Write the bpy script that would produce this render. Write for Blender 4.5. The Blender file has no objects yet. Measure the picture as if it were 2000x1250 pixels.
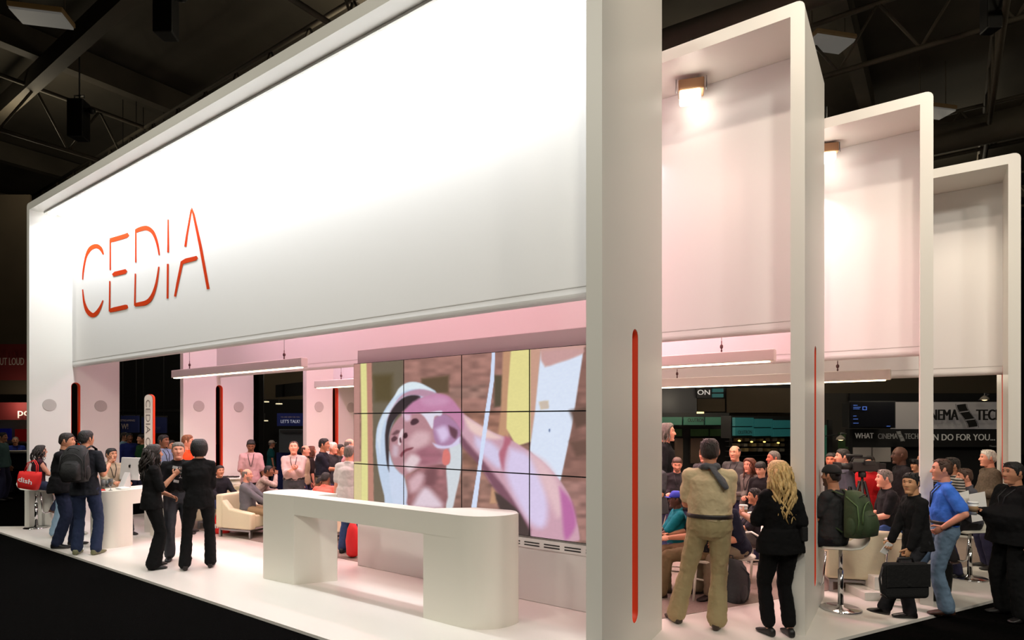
import bpy, bmesh, math, random
import numpy as np
from mathutils import Vector, Matrix, noise
random.seed(4)
SC = bpy.context.scene
COL = SC.collection
PI = math.pi
# ------------------------------------------------------------------ camera
# world frame: x runs along the booth front to the right, y goes into the booth, z up, metres
CAM = Vector((2.08, -4.05, 2.0))
YAW = math.radians(35.615)
FWD = Vector((-math.sin(YAW), math.cos(YAW), 0)); RGT = Vector((math.cos(YAW), math.sin(YAW), 0))
FPX, HOR = 1187.0, 824.0
cd = bpy.data.cameras.new('camera'); cam = bpy.data.objects.new('camera', cd); COL.objects.link(cam)
cam.location = CAM; cam.rotation_euler = (PI/2, 0, YAW)
cd.sensor_width = 36; cd.lens = FPX/2000*36; cd.shift_y = (HOR-625)/2000; cd.clip_end = 200
SC.camera = cam
# ------------------------------------------------------------------ world, exposure, lights
SC.view_settings.view_transform = 'Standard'; SC.view_settings.look = 'None'
SC.view_settings.gamma = 1; SC.view_settings.use_curve_mapping = False
SC.view_settings.exposure = -0.12
SC.cycles.use_denoising = True
SC.cycles.max_bounces = 7; SC.cycles.diffuse_bounces = 4; SC.cycles.glossy_bounces = 3; SC.cycles.transmission_bounces = 4
SC.cycles.sample_clamp_indirect = 4; SC.cycles.caustics_reflective = False; SC.cycles.caustics_refractive = False
wd = bpy.data.worlds.new('hall_dark'); SC.world = wd; wd.use_nodes = True
wd.node_tree.nodes['Background'].inputs[0].default_value = (0.010, 0.009, 0.007, 1)
wd.node_tree.nodes['Background'].inputs[1].default_value = 1.0

def W(px, Z, z=0.0):
    p = CAM + RGT*((px-1000)/FPX*Z) + FWD*Z
    return Vector((p.x, p.y, z))
def G(px, py, z=0.0):            # point of the level plane z seen at a pixel of the photograph
    return W(px, FPX*(2.0-z)/(py-HOR), z)
def onY(px, Y):                  # distance of the point at column px on the plane y = Y
    k = (px-1000)/FPX
    return (Y-CAM.y)/(k*RGT.y + FWD.y)
def PY(px, py, Y):
    Z = onY(px, Y); p = W(px, Z); p.z = 2.0+(HOR-py)/FPX*Z
    return p

def area(name, loc, rot, sx, sy, power, col, spread=180):
    l = bpy.data.lights.new(name, 'AREA'); l.shape = 'RECTANGLE'; l.size = sx; l.size_y = sy
    l.energy = power; l.color = col; l.spread = math.radians(spread)
    o = bpy.data.objects.new(name, l); COL.objects.link(o); o.location = loc; o.rotation_euler = rot
    return o
def spot(name, loc, target, power, col, angle=60, blend=.8, size=.3):
    l = bpy.data.lights.new(name, 'SPOT'); l.energy = power; l.color = col
    l.spot_size = math.radians(angle); l.spot_blend = blend; l.shadow_soft_size = size
    o = bpy.data.objects.new(name, l); COL.objects.link(o); o.location = loc
    o.rotation_euler = (Vector(target)-Vector(loc)).to_track_quat('-Z', 'Y').to_euler()
    return o
WARM = (1.0, .86, .66); PINK = (1.0, .40, .50); WHITE = (1, .98, .95)
# LED trough under the front beam
area('trough_light', (-6.1, .42, 5.98), (math.radians(28), 0, 0), 11.6, .25, 420, (.94, .97, 1.0))
area('booth_light', (-5.0, 1.15, 5.75), (0, 0, 0), 9.0, .3, 95, (1.0, .52, .60), 150)  # pink light added without a fixture, brightens the video wall top
# unseen fill spots added at hall lamp height, no fixtures, for the aisle side
HALL = 11.0
for k, (x, y, e) in enumerate([(6.0, -9.0, 1500), (-5.0, -10.0, 1300), (-14.0, -7.0, 900), (12.0, 0.0, 900), (-2.0, -16.0, 900)]):
    spot('hall_fill_beam', (x, y, HALL-.3), (x*.6-2.0, y*.25+1.5, 1), e*1.35, (1.0, .95, .82), 80, .6, .7)
# truss lights to the right of the booth, above the aisle, rake the portal sides and panels
spot('truss_beam', (9.5, -5.0, 9.6), (1.2, 3.2, 3.2), 900, (1.0, .93, .84), 60, .8, .35)
spot('truss_beam', (12.0, -1.5, 9.8), (1.5, 5.2, 2.6), 450, (1.0, .90, .78), 60, .8, .35)
for p, q, e in (((1.3, -1.2, 8.5), (.1, 2.8, 4.0), 520), ((2.3, .6, 8.2), (1.2, 4.7, 3.9), 430), ((3.1, 2.2, 7.9), (2.2, 6.3, 3.8), 400)):
    spot('truss_spot', p, q, e, (1.0, .83, .68), 52, .9, .12)
for x, y in ((-9.2, 5.5), (-20, 2), (-16, 18), (-4, 14), (6, 7.0), (10.5, 14), (14, 3), (2, 24), (-26, 12)):  # point lights added away from the lamps, lift the dark ceiling
    l = bpy.data.lights.new('ceiling_fill', 'POINT'); l.energy = 170; l.color = (1, .88, .66); l.shadow_soft_size = .5
    o = bpy.data.objects.new('ceiling_fill', l); COL.objects.link(o); o.location = (x, y, 10.3)
# stage lights inside the booth
area('booth_light', (-3.5, 3.0, 5.1), (0, 0, 0), 5.5, .5, 330, PINK, 150)
area('booth_light', (-8.0, 2.9, 5.1), (0, 0, 0), 3.5, .5, 190, (1.0, .66, .86), 150)
area('booth_light', (-3.0, 4.6, 4.9), (0, 0, 0), 7.5, .4, 420, (1.0, .62, .64), 150)
area('booth_light', (-2.2, 6.4, 4.7), (0, 0, 0), 6.0, .4, 400, WARM, 150)

for p, e in ((W(20, 17.2, 2.5), 22), (W(553, 22, 4.5), 90), (W(1360, 15, 2.6), 22), (W(1500, 13.8, 2.7), 18), (W(1800, 13.5, 3.0), 30), (W(290, 19, 3), 20)):  # fill points added without fixtures, brighten the dark background stands
    l = bpy.data.lights.new('stand_fill', 'POINT'); l.energy = e; l.color = (1, .86, .66); l.shadow_soft_size = .15
    o = bpy.data.objects.new('stand_fill', l); COL.objects.link(o); o.location = p
# spots added without fixtures between the portals to brighten the fabric panels
for y, z, xs in ((1.75, 5.2, (-8, -5, -2.2, -.2)), (3.75, 4.95, (-6.5, -3, .4, 1.2)), (5.45, 4.6, (-4, 0, 2.2))):
    for k, x in enumerate(xs):
        spot('panel_fill_spot', (x, y, z), (x, y+1.1, z-1.45), (24 if x > -1 else 14) if y < 3 else 9 if y < 5 else 14, PINK if x < -1.5 else (1.0, .74, .62) if y < 3 else (1.0, .84, .66), 120, 1.0, .12)

# ------------------------------------------------------------------ materials
_M = {}
def srgb(c):
    return tuple((v/12.92 if v <= .04045 else ((v+.055)/1.055)**2.4) for v in c)
def mat(name, col, rough=.6, metal=0, bump=0, bscale=40, emit=0, ecol=None, var=0, vscale=8, spec=.5, alpha=1, trans=0, stretch=None, coat=0):
    """col in 0..1 sRGB"""
    if name in _M: return _M[name]
    m = bpy.data.materials.new(name); m.use_nodes = True; _M[name] = m
    nt = m.node_tree; b = nt.nodes['Principled BSDF']
    c = srgb(col)
    b.inputs['Base Color'].default_value = (*c, 1); b.inputs['Roughness'].default_value = rough
    b.inputs['Metallic'].default_value = metal; b.inputs['Specular IOR Level'].default_value = spec
    if coat: b.inputs['Coat Weight'].default_value = coat; b.inputs['Coat Roughness'].default_value = .1
    if trans: b.inputs['Transmission Weight'].default_value = trans; b.inputs['IOR'].default_value = 1.45
    if emit:
        b.inputs['Emission Color'].default_value = (*srgb(ecol or col), 1); b.inputs['Emission Strength'].default_value = emit
    if bump or var:
        tc = nt.nodes.new('ShaderNodeTexCoord'); mp = nt.nodes.new('ShaderNodeMapping'); nt.links.new(tc.outputs['Object'], mp.inputs['Vector'])
        if stretch: mp.inputs['Scale'].default_value = stretch
    if var:
        n = nt.nodes.new('ShaderNodeTexNoise'); n.inputs['Scale'].default_value = vscale; n.inputs['Detail'].default_value = 5
        nt.links.new(mp.outputs[0], n.inputs['Vector'])
        r = nt.nodes.new('ShaderNodeValToRGB')
        r.color_ramp.elements[0].position = .3; r.color_ramp.elements[1].position = .7
        r.color_ramp.elements[0].color = (*[v*(1-var) for v in c], 1); r.color_ramp.elements[1].color = (*[min(1, v*(1+var)) for v in c], 1)
        nt.links.new(n.outputs[0], r.inputs[0]); nt.links.new(r.outputs[0], b.inputs['Base Color'])
    if bump:
        n = nt.nodes.new('ShaderNodeTexNoise'); n.inputs['Scale'].default_value = bscale; n.inputs['Detail'].default_value = 4
        nt.links.new(mp.outputs[0], n.inputs['Vector'])
        bp = nt.nodes.new('ShaderNodeBump'); bp.inputs['Strength'].default_value = bump; bp.inputs['Distance'].default_value = .02
        nt.links.new(n.outputs[0], bp.inputs['Height']); nt.links.new(bp.outputs[0], b.inputs['Normal'])
    return m
def vcmat(name, emit):
    m = bpy.data.materials.new(name); m.use_nodes = True; nt = m.node_tree; b = nt.nodes['Principled BSDF']
    a = nt.nodes.new('ShaderNodeVertexColor'); a.layer_name = 'picture'
    b.inputs['Base Color'].default_value = (.01, .01, .01, 1); b.inputs['Roughness'].default_value = .35
    nt.links.new(a.outputs[0], b.inputs['Emission Color']); b.inputs['Emission Strength'].default_value = emit
    return m

# ------------------------------------------------------------------ mesh helpers
class MB:
    def __init__(s): s.v = []; s.f = []; s.m = []; s.sm = []
    def add(s, vs, fs, mi=0, smooth=False):
        o = len(s.v); s.v += [tuple(v) for v in vs]
        for f in fs: s.f.append([i+o for i in f]); s.m.append(mi); s.sm.append(smooth)
        return s
    def box(s, lo, hi, mi=0):
        (a, b, c), (d, e, f) = lo, hi
        return s.add([(a,b,c),(d,b,c),(d,e,c),(a,e,c),(a,b,f),(d,b,f),(d,e,f),(a,e,f)],
                     [(0,3,2,1),(4,5,6,7),(0,1,5,4),(1,2,6,5),(2,3,7,6),(3,0,4,7)], mi)
    def obox(s, c, ax, ay, az, mi=0):      # oriented box: centre and three half-axes
        c, ax, ay, az = map(Vector, (c, ax, ay, az)); V = []
        for k in (-1, 1):
            for i, j in ((-1,-1),(1,-1),(1,1),(-1,1)): V.append(c+ax*i+ay*j+az*k)
        return s.add(V, [(0,3,2,1),(4,5,6,7),(0,1,5,4),(1,2,6,5),(2,3,7,6),(3,0,4,7)], mi)
    def prism(s, poly, z0, z1, mi=0, smooth=False):   # poly: list of (x, y), counter-clockwise
        n = len(poly); V = [(x, y, z0) for x, y in poly]+[(x, y, z1) for x, y in poly]
        s.add(V, [list(range(n))[::-1], list(range(n, 2*n))], mi)
        o = len(s.v)-2*n
        for i in range(n):
            j = (i+1) % n; s.f.append([o+i, o+j, o+n+j, o+n+i]); s.m.append(mi); s.sm.append(smooth)
        return s
    def loft(s, rings, mi=0, smooth=True, caps=True):
        n = len(rings[0]); V = [p for r in rings for p in r]; F = []
        for k in range(len(rings)-1):
            for i in range(n):
                j = (i+1) % n; F.append((k*n+i, k*n+j, (k+1)*n+j, (k+1)*n+i))
        if caps: F += [tuple(range(n))[::-1], tuple(range((len(rings)-1)*n, len(rings)*n))]
        return s.add(V, F, mi, smooth)
    def tube(s, pts, rad, n=8, mi=0, flat=1.0):
        pts = [Vector(p) for p in pts]; rad = rad if hasattr(rad, '__len__') else [rad]*len(pts); R = []
        pu = None
        for i, p in enumerate(pts):
            t = (pts[min(i+1, len(pts)-1)]-pts[max(i-1, 0)]).normalized()
            u = t.cross(Vector((0, 0, 1))) if pu is None else pu - t*pu.dot(t)
            if u.length < 1e-3: u = t.cross(Vector((0, 1, 0)))
            u.normalize(); pu = u; w = t.cross(u)
            R.append([p+(u*math.cos(2*PI*k/n)+w*math.sin(2*PI*k/n)*flat)*rad[i] for k in range(n)])
        return s.loft(R, mi)
    def cap(s, a, ra, b, rb, n=12, mi=0):      # tapered capsule, closed and convex
        a, b = Vector(a), Vector(b); d = b-a; L = d.length
        t = d/L if L > 1e-6 else Vector((0, 0, 1)); u = t.orthogonal().normalized(); w = t.cross(u); R = []
        for c, r, angs in ((a, ra, (-80, -50, -20, 0)), (b, rb, (0, 20, 50, 80))):
            for g in angs:
                g = math.radians(g); q = c+t*(r*math.sin(g)); rr = r*math.cos(g)
                R.append([q+(u*math.cos(2*PI*k/n)+w*math.sin(2*PI*k/n))*rr for k in range(n)])
        return s.loft(R, mi)
    def ell(s, c, ax, ay, az, n=16, m=9, mi=0):
        c, ax, ay, az = map(Vector, (c, ax, ay, az)); R = []
        for i in range(m):
            g = -PI/2+PI*(i+.3)/(m-.4)
            R.append([c+az*math.sin(g)+(ax*math.cos(2*PI*k/n)+ay*math.sin(2*PI*k/n))*math.cos(g) for k in range(n)])
        return s.loft(R, mi)
    def lathe(s, c, prof, n=24, mi=0, smooth=True):   # prof: (r, z)
        c = Vector(c)
        return s.loft([[c+Vector((r*math.cos(2*PI*k/n), r*math.sin(2*PI*k/n), z)) for k in range(n)] for r, z in prof], mi, smooth)
    def mesh(s, name, mats):
        me = bpy.data.meshes.new(name); me.from_pydata(s.v, [], s.f)
        for m in (mats if isinstance(mats, (list, tuple)) else [mats]): me.materials.append(m)
        me.polygons.foreach_set('material_index', s.m); me.polygons.foreach_set('use_smooth', s.sm); me.update()
        return me
    def build(s, name, mats, parent=None, bevel=0, segs=2):
        me = s.mesh(name, mats)
        o = bpy.data.objects.new(name, me); COL.objects.link(o)
        if parent is not None: o.parent = parent
        if bevel:
            b = o.modifiers.new('bevel', 'BEVEL'); b.width = bevel; b.segments = segs; b.limit_method = 'ANGLE'; b.angle_limit = math.radians(40)
            b.harden_normals = False
        return o
def evalmesh(o):      # the mesh of an object after its modifiers
    dg = bpy.context.evaluated_depsgraph_get(); dg.update()
    return bpy.data.meshes.new_from_object(o.evaluated_get(dg))
def bake(o):
    me = evalmesh(o); old = o.data; o.modifiers.clear(); o.data = me; me.name = old.name
    bpy.data.meshes.remove(old)
    return o
def tag(o, label=None, cat=None, group=None, kind=None):
    if label: o['label'] = label
    if cat: o['category'] = cat
    if group: o['group'] = group
    if kind: o['kind'] = kind
    return o
def thing(name, label, cat, loc=(0, 0, 0), rz=0, group=None):
    o = bpy.data.objects.new(name, None); COL.objects.link(o); o.location = loc; o.rotation_euler = (0, 0, rz)
    o.empty_display_size = .1
    return tag(o, label, cat, group)
def struct(o): o['kind'] = 'structure'; return o
def copy_tree(o, parent=None):
    c = o.copy(); COL.objects.link(c)
    if parent is not None: c.parent = parent
    for ch in list(o.children): copy_tree(ch, c)
    return c
def text(s, name, origin, xdir, height, m, parent=None, width=None, heavy=0, up=(0, 0, 1), depth=.004, center=False, bold=0):
    cu = bpy.data.curves.new(name, 'FONT'); cu.body = s; cu.size = 1.0; cu.extrude = 0; cu.offset = heavy; cu.resolution_u = 3
    t = bpy.data.objects.new(name, cu); COL.objects.link(t)
    me = evalmesh(t); bpy.data.objects.remove(t); bpy.data.curves.remove(cu)
    co = np.empty(len(me.vertices)*3, 'f'); me.vertices.foreach_get('co', co); co = co.reshape(-1, 3)
    lo, hi = co.min(0), co.max(0); sy = height/.73; sx = (width/(hi[0]-lo[0])) if width else sy
    X = Vector(xdir).normalized(); U = Vector(up).normalized(); N = X.cross(U)
    off = -(hi[0]-lo[0])*sx/2 if center else 0
    out = np.array(origin)[None] + np.outer((co[:, 0]-lo[0])*sx+off, X) + np.outer(co[:, 1]*sy, U) + np.array(N*depth)[None]
    me.vertices.foreach_set('co', out.astype('f').ravel()); me.update()
    if bold:
        bm = bmesh.new(); n = 4
        for k in range(n):
            m2 = me.copy(); m2.transform(Matrix.Translation(X*height*bold*(k/(n-1)-.5)+N*.0006*k)); bm.from_mesh(m2); bpy.data.meshes.remove(m2)
        bm.to_mesh(me); bm.free()
    me.materials.clear(); me.materials.append(m)
    o = bpy.data.objects.new(name, me); COL.objects.link(o)
    if parent is not None:
        o.parent = parent
    return o
# ------------------------------------------------------------------ base materials
m_white = mat('satin_white_laminate', (.90, .89, .86), .42)
m_floor = mat('white_floor', (.90, .88, .85), .30)
m_fabric = mat('white_stretch_fabric', (.93, .925, .92), .9, bump=.02, bscale=300, spec=.15)
m_counter = mat('cream_white_counter', (.88, .865, .82), .45)
m_orange = mat('orange_lining', (.80, .22, .09), .5, emit=.10, ecol=(.85, .25, .10))
m_print = mat('orange_print', (.78, .22, .02), .9, spec=.05)
m_grille = mat('grey_speaker_cloth', (.74, .72, .69), .9, bump=.3, bscale=400)
m_black = mat('black_plastic', (.06, .06, .065), .5)
m_soft = mat('black_cloth', (.055, .055, .06), .9, bump=.3, bscale=60)
m_chrome = mat('chrome', (.86, .86, .86), .12, metal=1)
m_steel = mat('brushed_steel', (.6, .6, .6), .35, metal=1)
m_carpet = mat('grey_brown_carpet', (.56, .50, .46), .95, bump=.5, bscale=250, var=.12, vscale=60)
m_aisle = mat('black_aisle_carpet', (.05, .049, .047), 1.0, bump=.5, bscale=250, var=.2, vscale=40, spec=.0)
m_led = mat('led_strip', (1, .95, .85), .5, emit=9, ecol=(1, .90, .74))
m_ledw = mat('led_strip_white', (1, 1, 1), .5, emit=7, ecol=(.97, .98, 1))
m_paper = mat('white_paper', (.93, .93, .92), .7)
m_ceil = mat('dark_hall_steel', (.27, .245, .20), .8, var=.3, vscale=.6)
m_ceil2 = mat('dark_hall_deck', (.24, .22, .18), .9, var=.3, vscale=.4)

# ------------------------------------------------------------------ the hall
struct(MB().box((-60, -30, -.25), (50, 60, -.03)).build('floor', m_aisle))
struct(MB().box((-60, -30, 12.6), (50, 60, 12.9)).build('ceiling', m_ceil2))
m_wall = mat('hall_wall', (.27, .235, .18), .9, var=.15, vscale=.3)
struct(MB().box((-60, 45, -.03), (50, 45.4, 12.6)).build('wall_back', m_wall))
struct(MB().box((-52, -30, -.03), (-51.6, 45, 12.6)).build('wall_left', m_wall))
struct(MB().box((35, -30, -.03), (35.4, 45, 12.6)).build('wall_right', m_wall))
struct(MB().box((-60, -26, -.03), (50, -25.6, 12.6)).build('wall_front', m_wall))
def beam(a, b, w, h, z, name='trim_ceiling'):
    a = Vector((*a, z)); b = Vector((*b, z)); d = (b-a); t = d.normalized(); n = Vector((-t.y, t.x, 0))
    return struct(MB().obox((a+b)/2, d/2, n*w/2, (0, 0, h/2)).build(name, m_ceil))
for k in range(9):
    beam((-45+9*k, -24), (-45+9*k, 44), .35, .7, 12.2)
for k in range(7):
    y = -16+9*k; beam((-50, y), (34, y), .3, .5, 11.6)
def truss(a, b, z, hgt):
    mb = MB(); a = Vector((*a, z)); b = Vector((*b, z)); n = int((b-a).length/1.6); up = Vector((0, 0, hgt))
    mb.tube([a, b], .06, 6); mb.tube([a+up, b+up], .06, 6)
    for i in range(n):
        p = a+(b-a)*i/n; q = a+(b-a)*(i+1)/n; m = (p+q)/2+up
        mb.tube([p, m], .035, 5); mb.tube([m, q], .035, 5)
    return struct(mb.build('trim_truss', m_ceil))
for k in range(6): truss((-48, -2+7*k), (32, -2+7*k), 10.2, 1.3)
for k in range(5): truss((-30+11*k, -10), (-30+11*k, 40), 10.0, 1.5)
struct(MB().tube([(-46, 5, 9.6), (20, 9, 9.6)], .25, 12).build('trim_duct', m_ceil))
struct(MB().tube([(-46, 17, 10.0), (20, 17, 10.0)], .4, 12).build('trim_duct', m_ceil))
# high bay lights, each hung from the ceiling
m_bay = mat('bay_lamp', (.4, .4, .39), .5, emit=.13, ecol=(.82, .80, .76))
m_bayr = mat('bay_reflector', (.32, .27, .2), .5, emit=.05, ecol=(.6, .45, .25))
def bay(px, py, label):
    p = W(px, FPX*(HALL-2.0)/(HOR-py), HALL)
    t = thing('high_bay_light', label, 'ceiling light', p, YAW+math.radians(12), 'high bay lights on the hall ceiling')
    MB().box((-.54, -.30, .05), (.54, .30, .16)).build('housing', m_bayr, t, .02)
    MB().box((-.51, -.27, .0), (.51, .27, .048)).build('diffuser', m_bay, t)
    for s in (-.45, .45): MB().tube([(s, 0, .16), (s, 0, 1.6)], .012, 5).build('hanger', m_ceil, t)
bay(82, 38, 'glowing rectangular hall lamp in the upper left corner of the dark ceiling')
bay(1618, 88, 'glowing hall lamp just right of the tall second portal top')
bay(1822, 222, 'glowing hall lamp partly behind the third portal top')
def hungbox(px, py, Z, w, h, label, zt=12.6):
    zc = 2+(HOR-py)/FPX*Z; p = W(px, Z, zc)
    t = thing('hanging_speaker', label, 'speaker', p, YAW, 'black loudspeakers hung from the hall ceiling')
    MB().prism([(-w/2, -w*.45), (w/2, -w*.45), (w*.4, w*.45), (-w*.4, w*.45)], -h/2, h/2).build('cabinet', m_black, t, .03)
    MB().tube([(0, 0, h/2), (0, 0, zt-zc)], .02, 5).build('cable', m_black, t)
    mb = MB().tube([(-w*.3, 0, h/2), (-w*.3, 0, h/2+.15), (w*.3, 0, h/2+.15), (w*.3, 0, h/2)], .02, 5)
    mb.build('bracket', m_steel, t)
    MB().cap((w*.62, 0, h*.25), .07, (w*.95, -.1, h*.2), .09, 8).build('spotlight', m_black, t)
hungbox(155, 235, 16, .42, 1.0, 'black hanging loudspeaker above the left end of the booth')
hungbox(326, 22, 13, .42, 1.1, 'black hanging loudspeaker cut by the top edge, left of the white beam')
hungbox(1934, 18, 12, .30, .9, 'black hanging loudspeaker cut by the top edge, above the right portals')

# ------------------------------------------------------------------ platform
struct(MB().prism([(-12.9, -.49), (-.15, -.49), (4.9, 9.3), (-12.0, 9.3), (-12.25, .02)], -.03, 0).build('trim_platform', m_floor))
struct(MB().prism([(-10.4, 1.72), (-.35, 1.72), (1.40, 4.82), (3.2, 8.0), (3.2, 9.0), (-11.4, 9.0), (-11.4, 2.6)], 0, .006).build('trim_carpet', m_carpet))

# ------------------------------------------------------------------ the four portals
DEP = 1.55
PORT = [dict(y=0, xr=0, xl=-12.25, h=6.17, sk=-.155, pz=3.09, th=.134),
        dict(y=2.149, xr=1.0, xl=-10.77, h=5.95, sk=-.066, pz=2.95, th=.125),
        dict(y=3.97, xr=1.957, xl=-9.20, h=5.60, sk=-.06, pz=2.79, th=.12),
        dict(y=5.60, xr=2.81, xl=-7.8, h=5.30, sk=-.03, pz=2.63, th=.12)]
PLAB = ['tallest white portal frame at the front with the orange lettering on its panel',
        'second white portal frame, just behind the front one',
        'third white portal frame, between the second and the rearmost',
        'rearmost and lowest white portal frame at the right edge']
def slot_poly(yc, r=.08, z0=.29, z1=2.79, n=8):
    P = [(yc+r*math.cos(a), z0+r+r*math.sin(a)) for a in [PI+PI*i/n for i in range(n+1)]]
    P += [(yc+r*math.cos(a), z1-r+r*math.sin(a)) for a in [PI*i/n for i in range(n+1)]]
    return P
portals = []
for i, p in enumerate(PORT):
    t = thing('display_portal', PLAB[i], 'display stand', (p['xl'], p['y'], 0), 0, 'white portal frames of the exhibition stand')
    w = p['xr']-p['xl']; h = p['h']; th = p['th']; r = .07
    arcs = lambda cx, cz, a0: [(cx+r*math.cos(a0+PI/2*k/4), cz+r*math.sin(a0+PI/2*k/4)) for k in range(5)]
    O = [(0, 0)]+[(x, z) for x, z in reversed(arcs(r, h-r, PI/2))]
    O = [(0, 0)]+arcs(r, h-r, PI/2)[::-1]+arcs(w-r, h-r, 0)[::-1]+[(w, 0)]
    I = [(th, 0)]+[(th, h-th)]*5+[(w-th, h-th)]*5+[(w-th, 0)]
    mb = MB(); n = len(O); V = []
    for k, y in enumerate((0, DEP)):
        for P in (O, I):
            for x, z in P: V.append((x+(p['sk']*k if x > w/2 else 0), y, z))
    F = []
    for a in range(n-1):
        F.append((a, a+1, n+a+1, n+a)); F.append((2*n+a, 3*n+a, 3*n+a+1, 2*n+a+1))
        F.append((a, 2*n+a, 2*n+a+1, a+1)); F.append((n+a, n+a+1, 3*n+a+1, 3*n+a))
    F.append((0, n, 3*n, 2*n)); F.append((n-1, 3*n-1, 4*n-1, 2*n-1))
    mb.add(V, F)
    fr = mb.build('frame', m_white, t)
    bm = bmesh.new(); bm.from_mesh(fr.data); bmesh.ops.remove_doubles(bm, verts=bm.verts, dist=1e-5)
    bmesh.ops.recalc_face_normals(bm, faces=bm.faces); bm.to_mesh(fr.data); bm.free()
    yc = .76
    for side in (0, 1):
        P = slot_poly(yc); x0 = -.3 if side == 0 else w-th-.3; x1 = th+.3 if side == 0 else w+.3
        c = MB(); V = [(x0, y, z) for y, z in P]+[(x1, y, z) for y, z in P]; m = len(P)
        c.add(V, [tuple(range(m)), tuple(range(m, 2*m))[::-1]]+[(a, m+a, m+(a+1) % m, (a+1) % m) for a in range(m)])
        co = c.build('cutter', m_orange, t)
        bm = bmesh.new(); bm.from_mesh(co.data); bmesh.ops.recalc_face_normals(bm, faces=bm.faces); bm.to_mesh(co.data); bm.free()
        md = fr.modifiers.new('b', 'BOOLEAN'); md.object = co; md.operation = 'DIFFERENCE'; md.solver = 'EXACT'
        bake(fr); bpy.data.objects.remove(co)
        # orange lining of the slot
        L = MB(); sk = p['sk']
        sh = lambda y: (sk*y/DEP if side else 0)
        xa, xb = ((.004, th-.004) if side == 0 else (w-th+.004, w-.004))
        A = slot_poly(yc); B = slot_poly(yc, .072, .298, 2.782)
        rings = []
        for Q, x in ((A, xa), (A, xb), (B, xb), (B, xa)): rings.append([(x+sh(y), y, z) for y, z in Q])
        rings.append(rings[0]); L.loft(rings, caps=False)
        L.build('slot_lining', m_orange, t)
        for yy in (.32, 1.2):
            x = th+.001 if side == 0 else None
            if side == 0:
                R = [[(x, yy+.115*math.cos(2*PI*k/28), 2.33+.115*math.sin(2*PI*k/28)) for k in range(28)],
                     [(x+.006, yy+.115*math.cos(2*PI*k/28), 2.33+.115*math.sin(2*PI*k/28)) for k in range(28)],
                     [(x+.008, yy+.108*math.cos(2*PI*k/28), 2.33+.108*math.sin(2*PI*k/28)) for k in range(28)]]
                MB().loft(R, smooth=False).build('speaker_grille', m_grille, t)
    # stretch fabric panel, rounded lower hem
    yp = .70; pz = p['pz']; sk = p['sk']*.45; x0, x1 = th, w-th+sk
    mb = MB(); prof = [(yp, h-th-.002), (yp, pz+.12)]
    prof += [(yp+.002, pz+.105)]+[(yp+.05-.05*math.cos(a), pz+.055-.055*math.sin(a)) for a in [PI*k/10 for k in range(11)]]
    prof += [(yp+.10, pz+.12), (yp+.10, h-th-.002)]
    R = [[(x, y, z) for y, z in prof] for x in (x0, x1)]
    mb.loft(R, smooth=False).build('fabric_panel', m_fabric, t)
    MB().box((x0, yp-.0006, pz+.109), (x1, yp, pz+.112)).build('seam', mat('seam_grey', (.6, .58, .56), .8), t)
    if i == 0:     # LED trough below the beam
        MB().box((x0+.1, .20, h-th-.035), (x1-.1, .235, h-th-.002)).build('light_trough', m_white, t)
        mb = MB()
        for k in range(3):
            a = x0+.15+k*(x1-x0-.3)/3; mb.box((a, .26, h-th-.05), (a+(x1-x0-.3)/3-.08, .36, h-th-.004))
        mb.build('led_strip', m_ledw, t)
    portals.append(t)
# lettering printed on the front panel: strokes traced in crop pixels (scale 1.785)
K = 1.785
def stroke(pts):        # pts: (x, y, width)
    n = len(pts); L = []; Rr = []
    for i, (x, y, w) in enumerate(pts):
        a = pts[max(i-1, 0)]; b = pts[min(i+1, n-1)]; d = Vector((b[0]-a[0], b[1]-a[1])).normalized(); nn = Vector((-d.y, d.x))
        e = Vector((x, y))
        if i == 0: e = e
        L.append(e+nn*w/2); Rr.append(e-nn*w/2)
    return L, Rr
def smooth_pts(pts, m=4):
    out = []
    for i in range(len(pts)-1):
        p0, p1, p2, p3 = pts[max(i-1, 0)], pts[i], pts[i+1], pts[min(i+2, len(pts)-1)]
        for k in range(m):
            t = k/m
            out.append(tuple(.5*((2*b)+(-a+c)*t+(2*a-5*b+4*c-d)*t*t+(-a+3*b-3*c+d)*t**3) for a, b, c, d in zip(p0, p1, p2, p3)))
    return out+[pts[-1]]
LET = {
 'letter_c': [[(289,975,4),(291,945,6),(299,900,7),(310,874,12),(322,862,15),(337,858,15),(349,864,13),(356,874,10),(361,887,5)],
              [(289,1009,4),(293,1048,7),(302,1078,12),(314,1094,16),(326,1099,15),(338,1091,14),(350,1072,9),(360,1047,4)]],
 'letter_e': [[(385,942,5),(385,836,6)], [(384,838,15),(400,834,16),(440,822,16),(449,816,12)],
              [(394,960,10),(402,955,16),(436,947,16),(442,942,10)],
              [(384,980,5),(383,1086,6)], [(383,1083,13),(400,1079,16),(440,1070,16),(447,1068,10)]],
 'letter_d': [[(474,915,5),(474,802,6)], [(473,806,12),(486,800,15),(505,795,16),(520,798,15),(535,812,12),(546,838,9),(553,868,7),(556,889,5)],
              [(473,954,5),(471,1066,6)], [(471,1063,12),(490,1060,15),(508,1056,16),(523,1045,14),(536,1022,11),(547,984,8),(555,930,5)]],
 'letter_i': [[(587,765,5),(587,880,7)], [(586,920,7),(585,1041,7)]],
 'letter_a': [[(647,860,8),(652,822,7),(668,730,6)], [(669,725,4),(676,748,8),(700,860,10),(727,1008,10)],
              [(611,1034,7),(620,988,9),(636,912,10)], [(635,916,12),(650,909,16),(682,901,15),(689,896,10)]],
}
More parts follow.
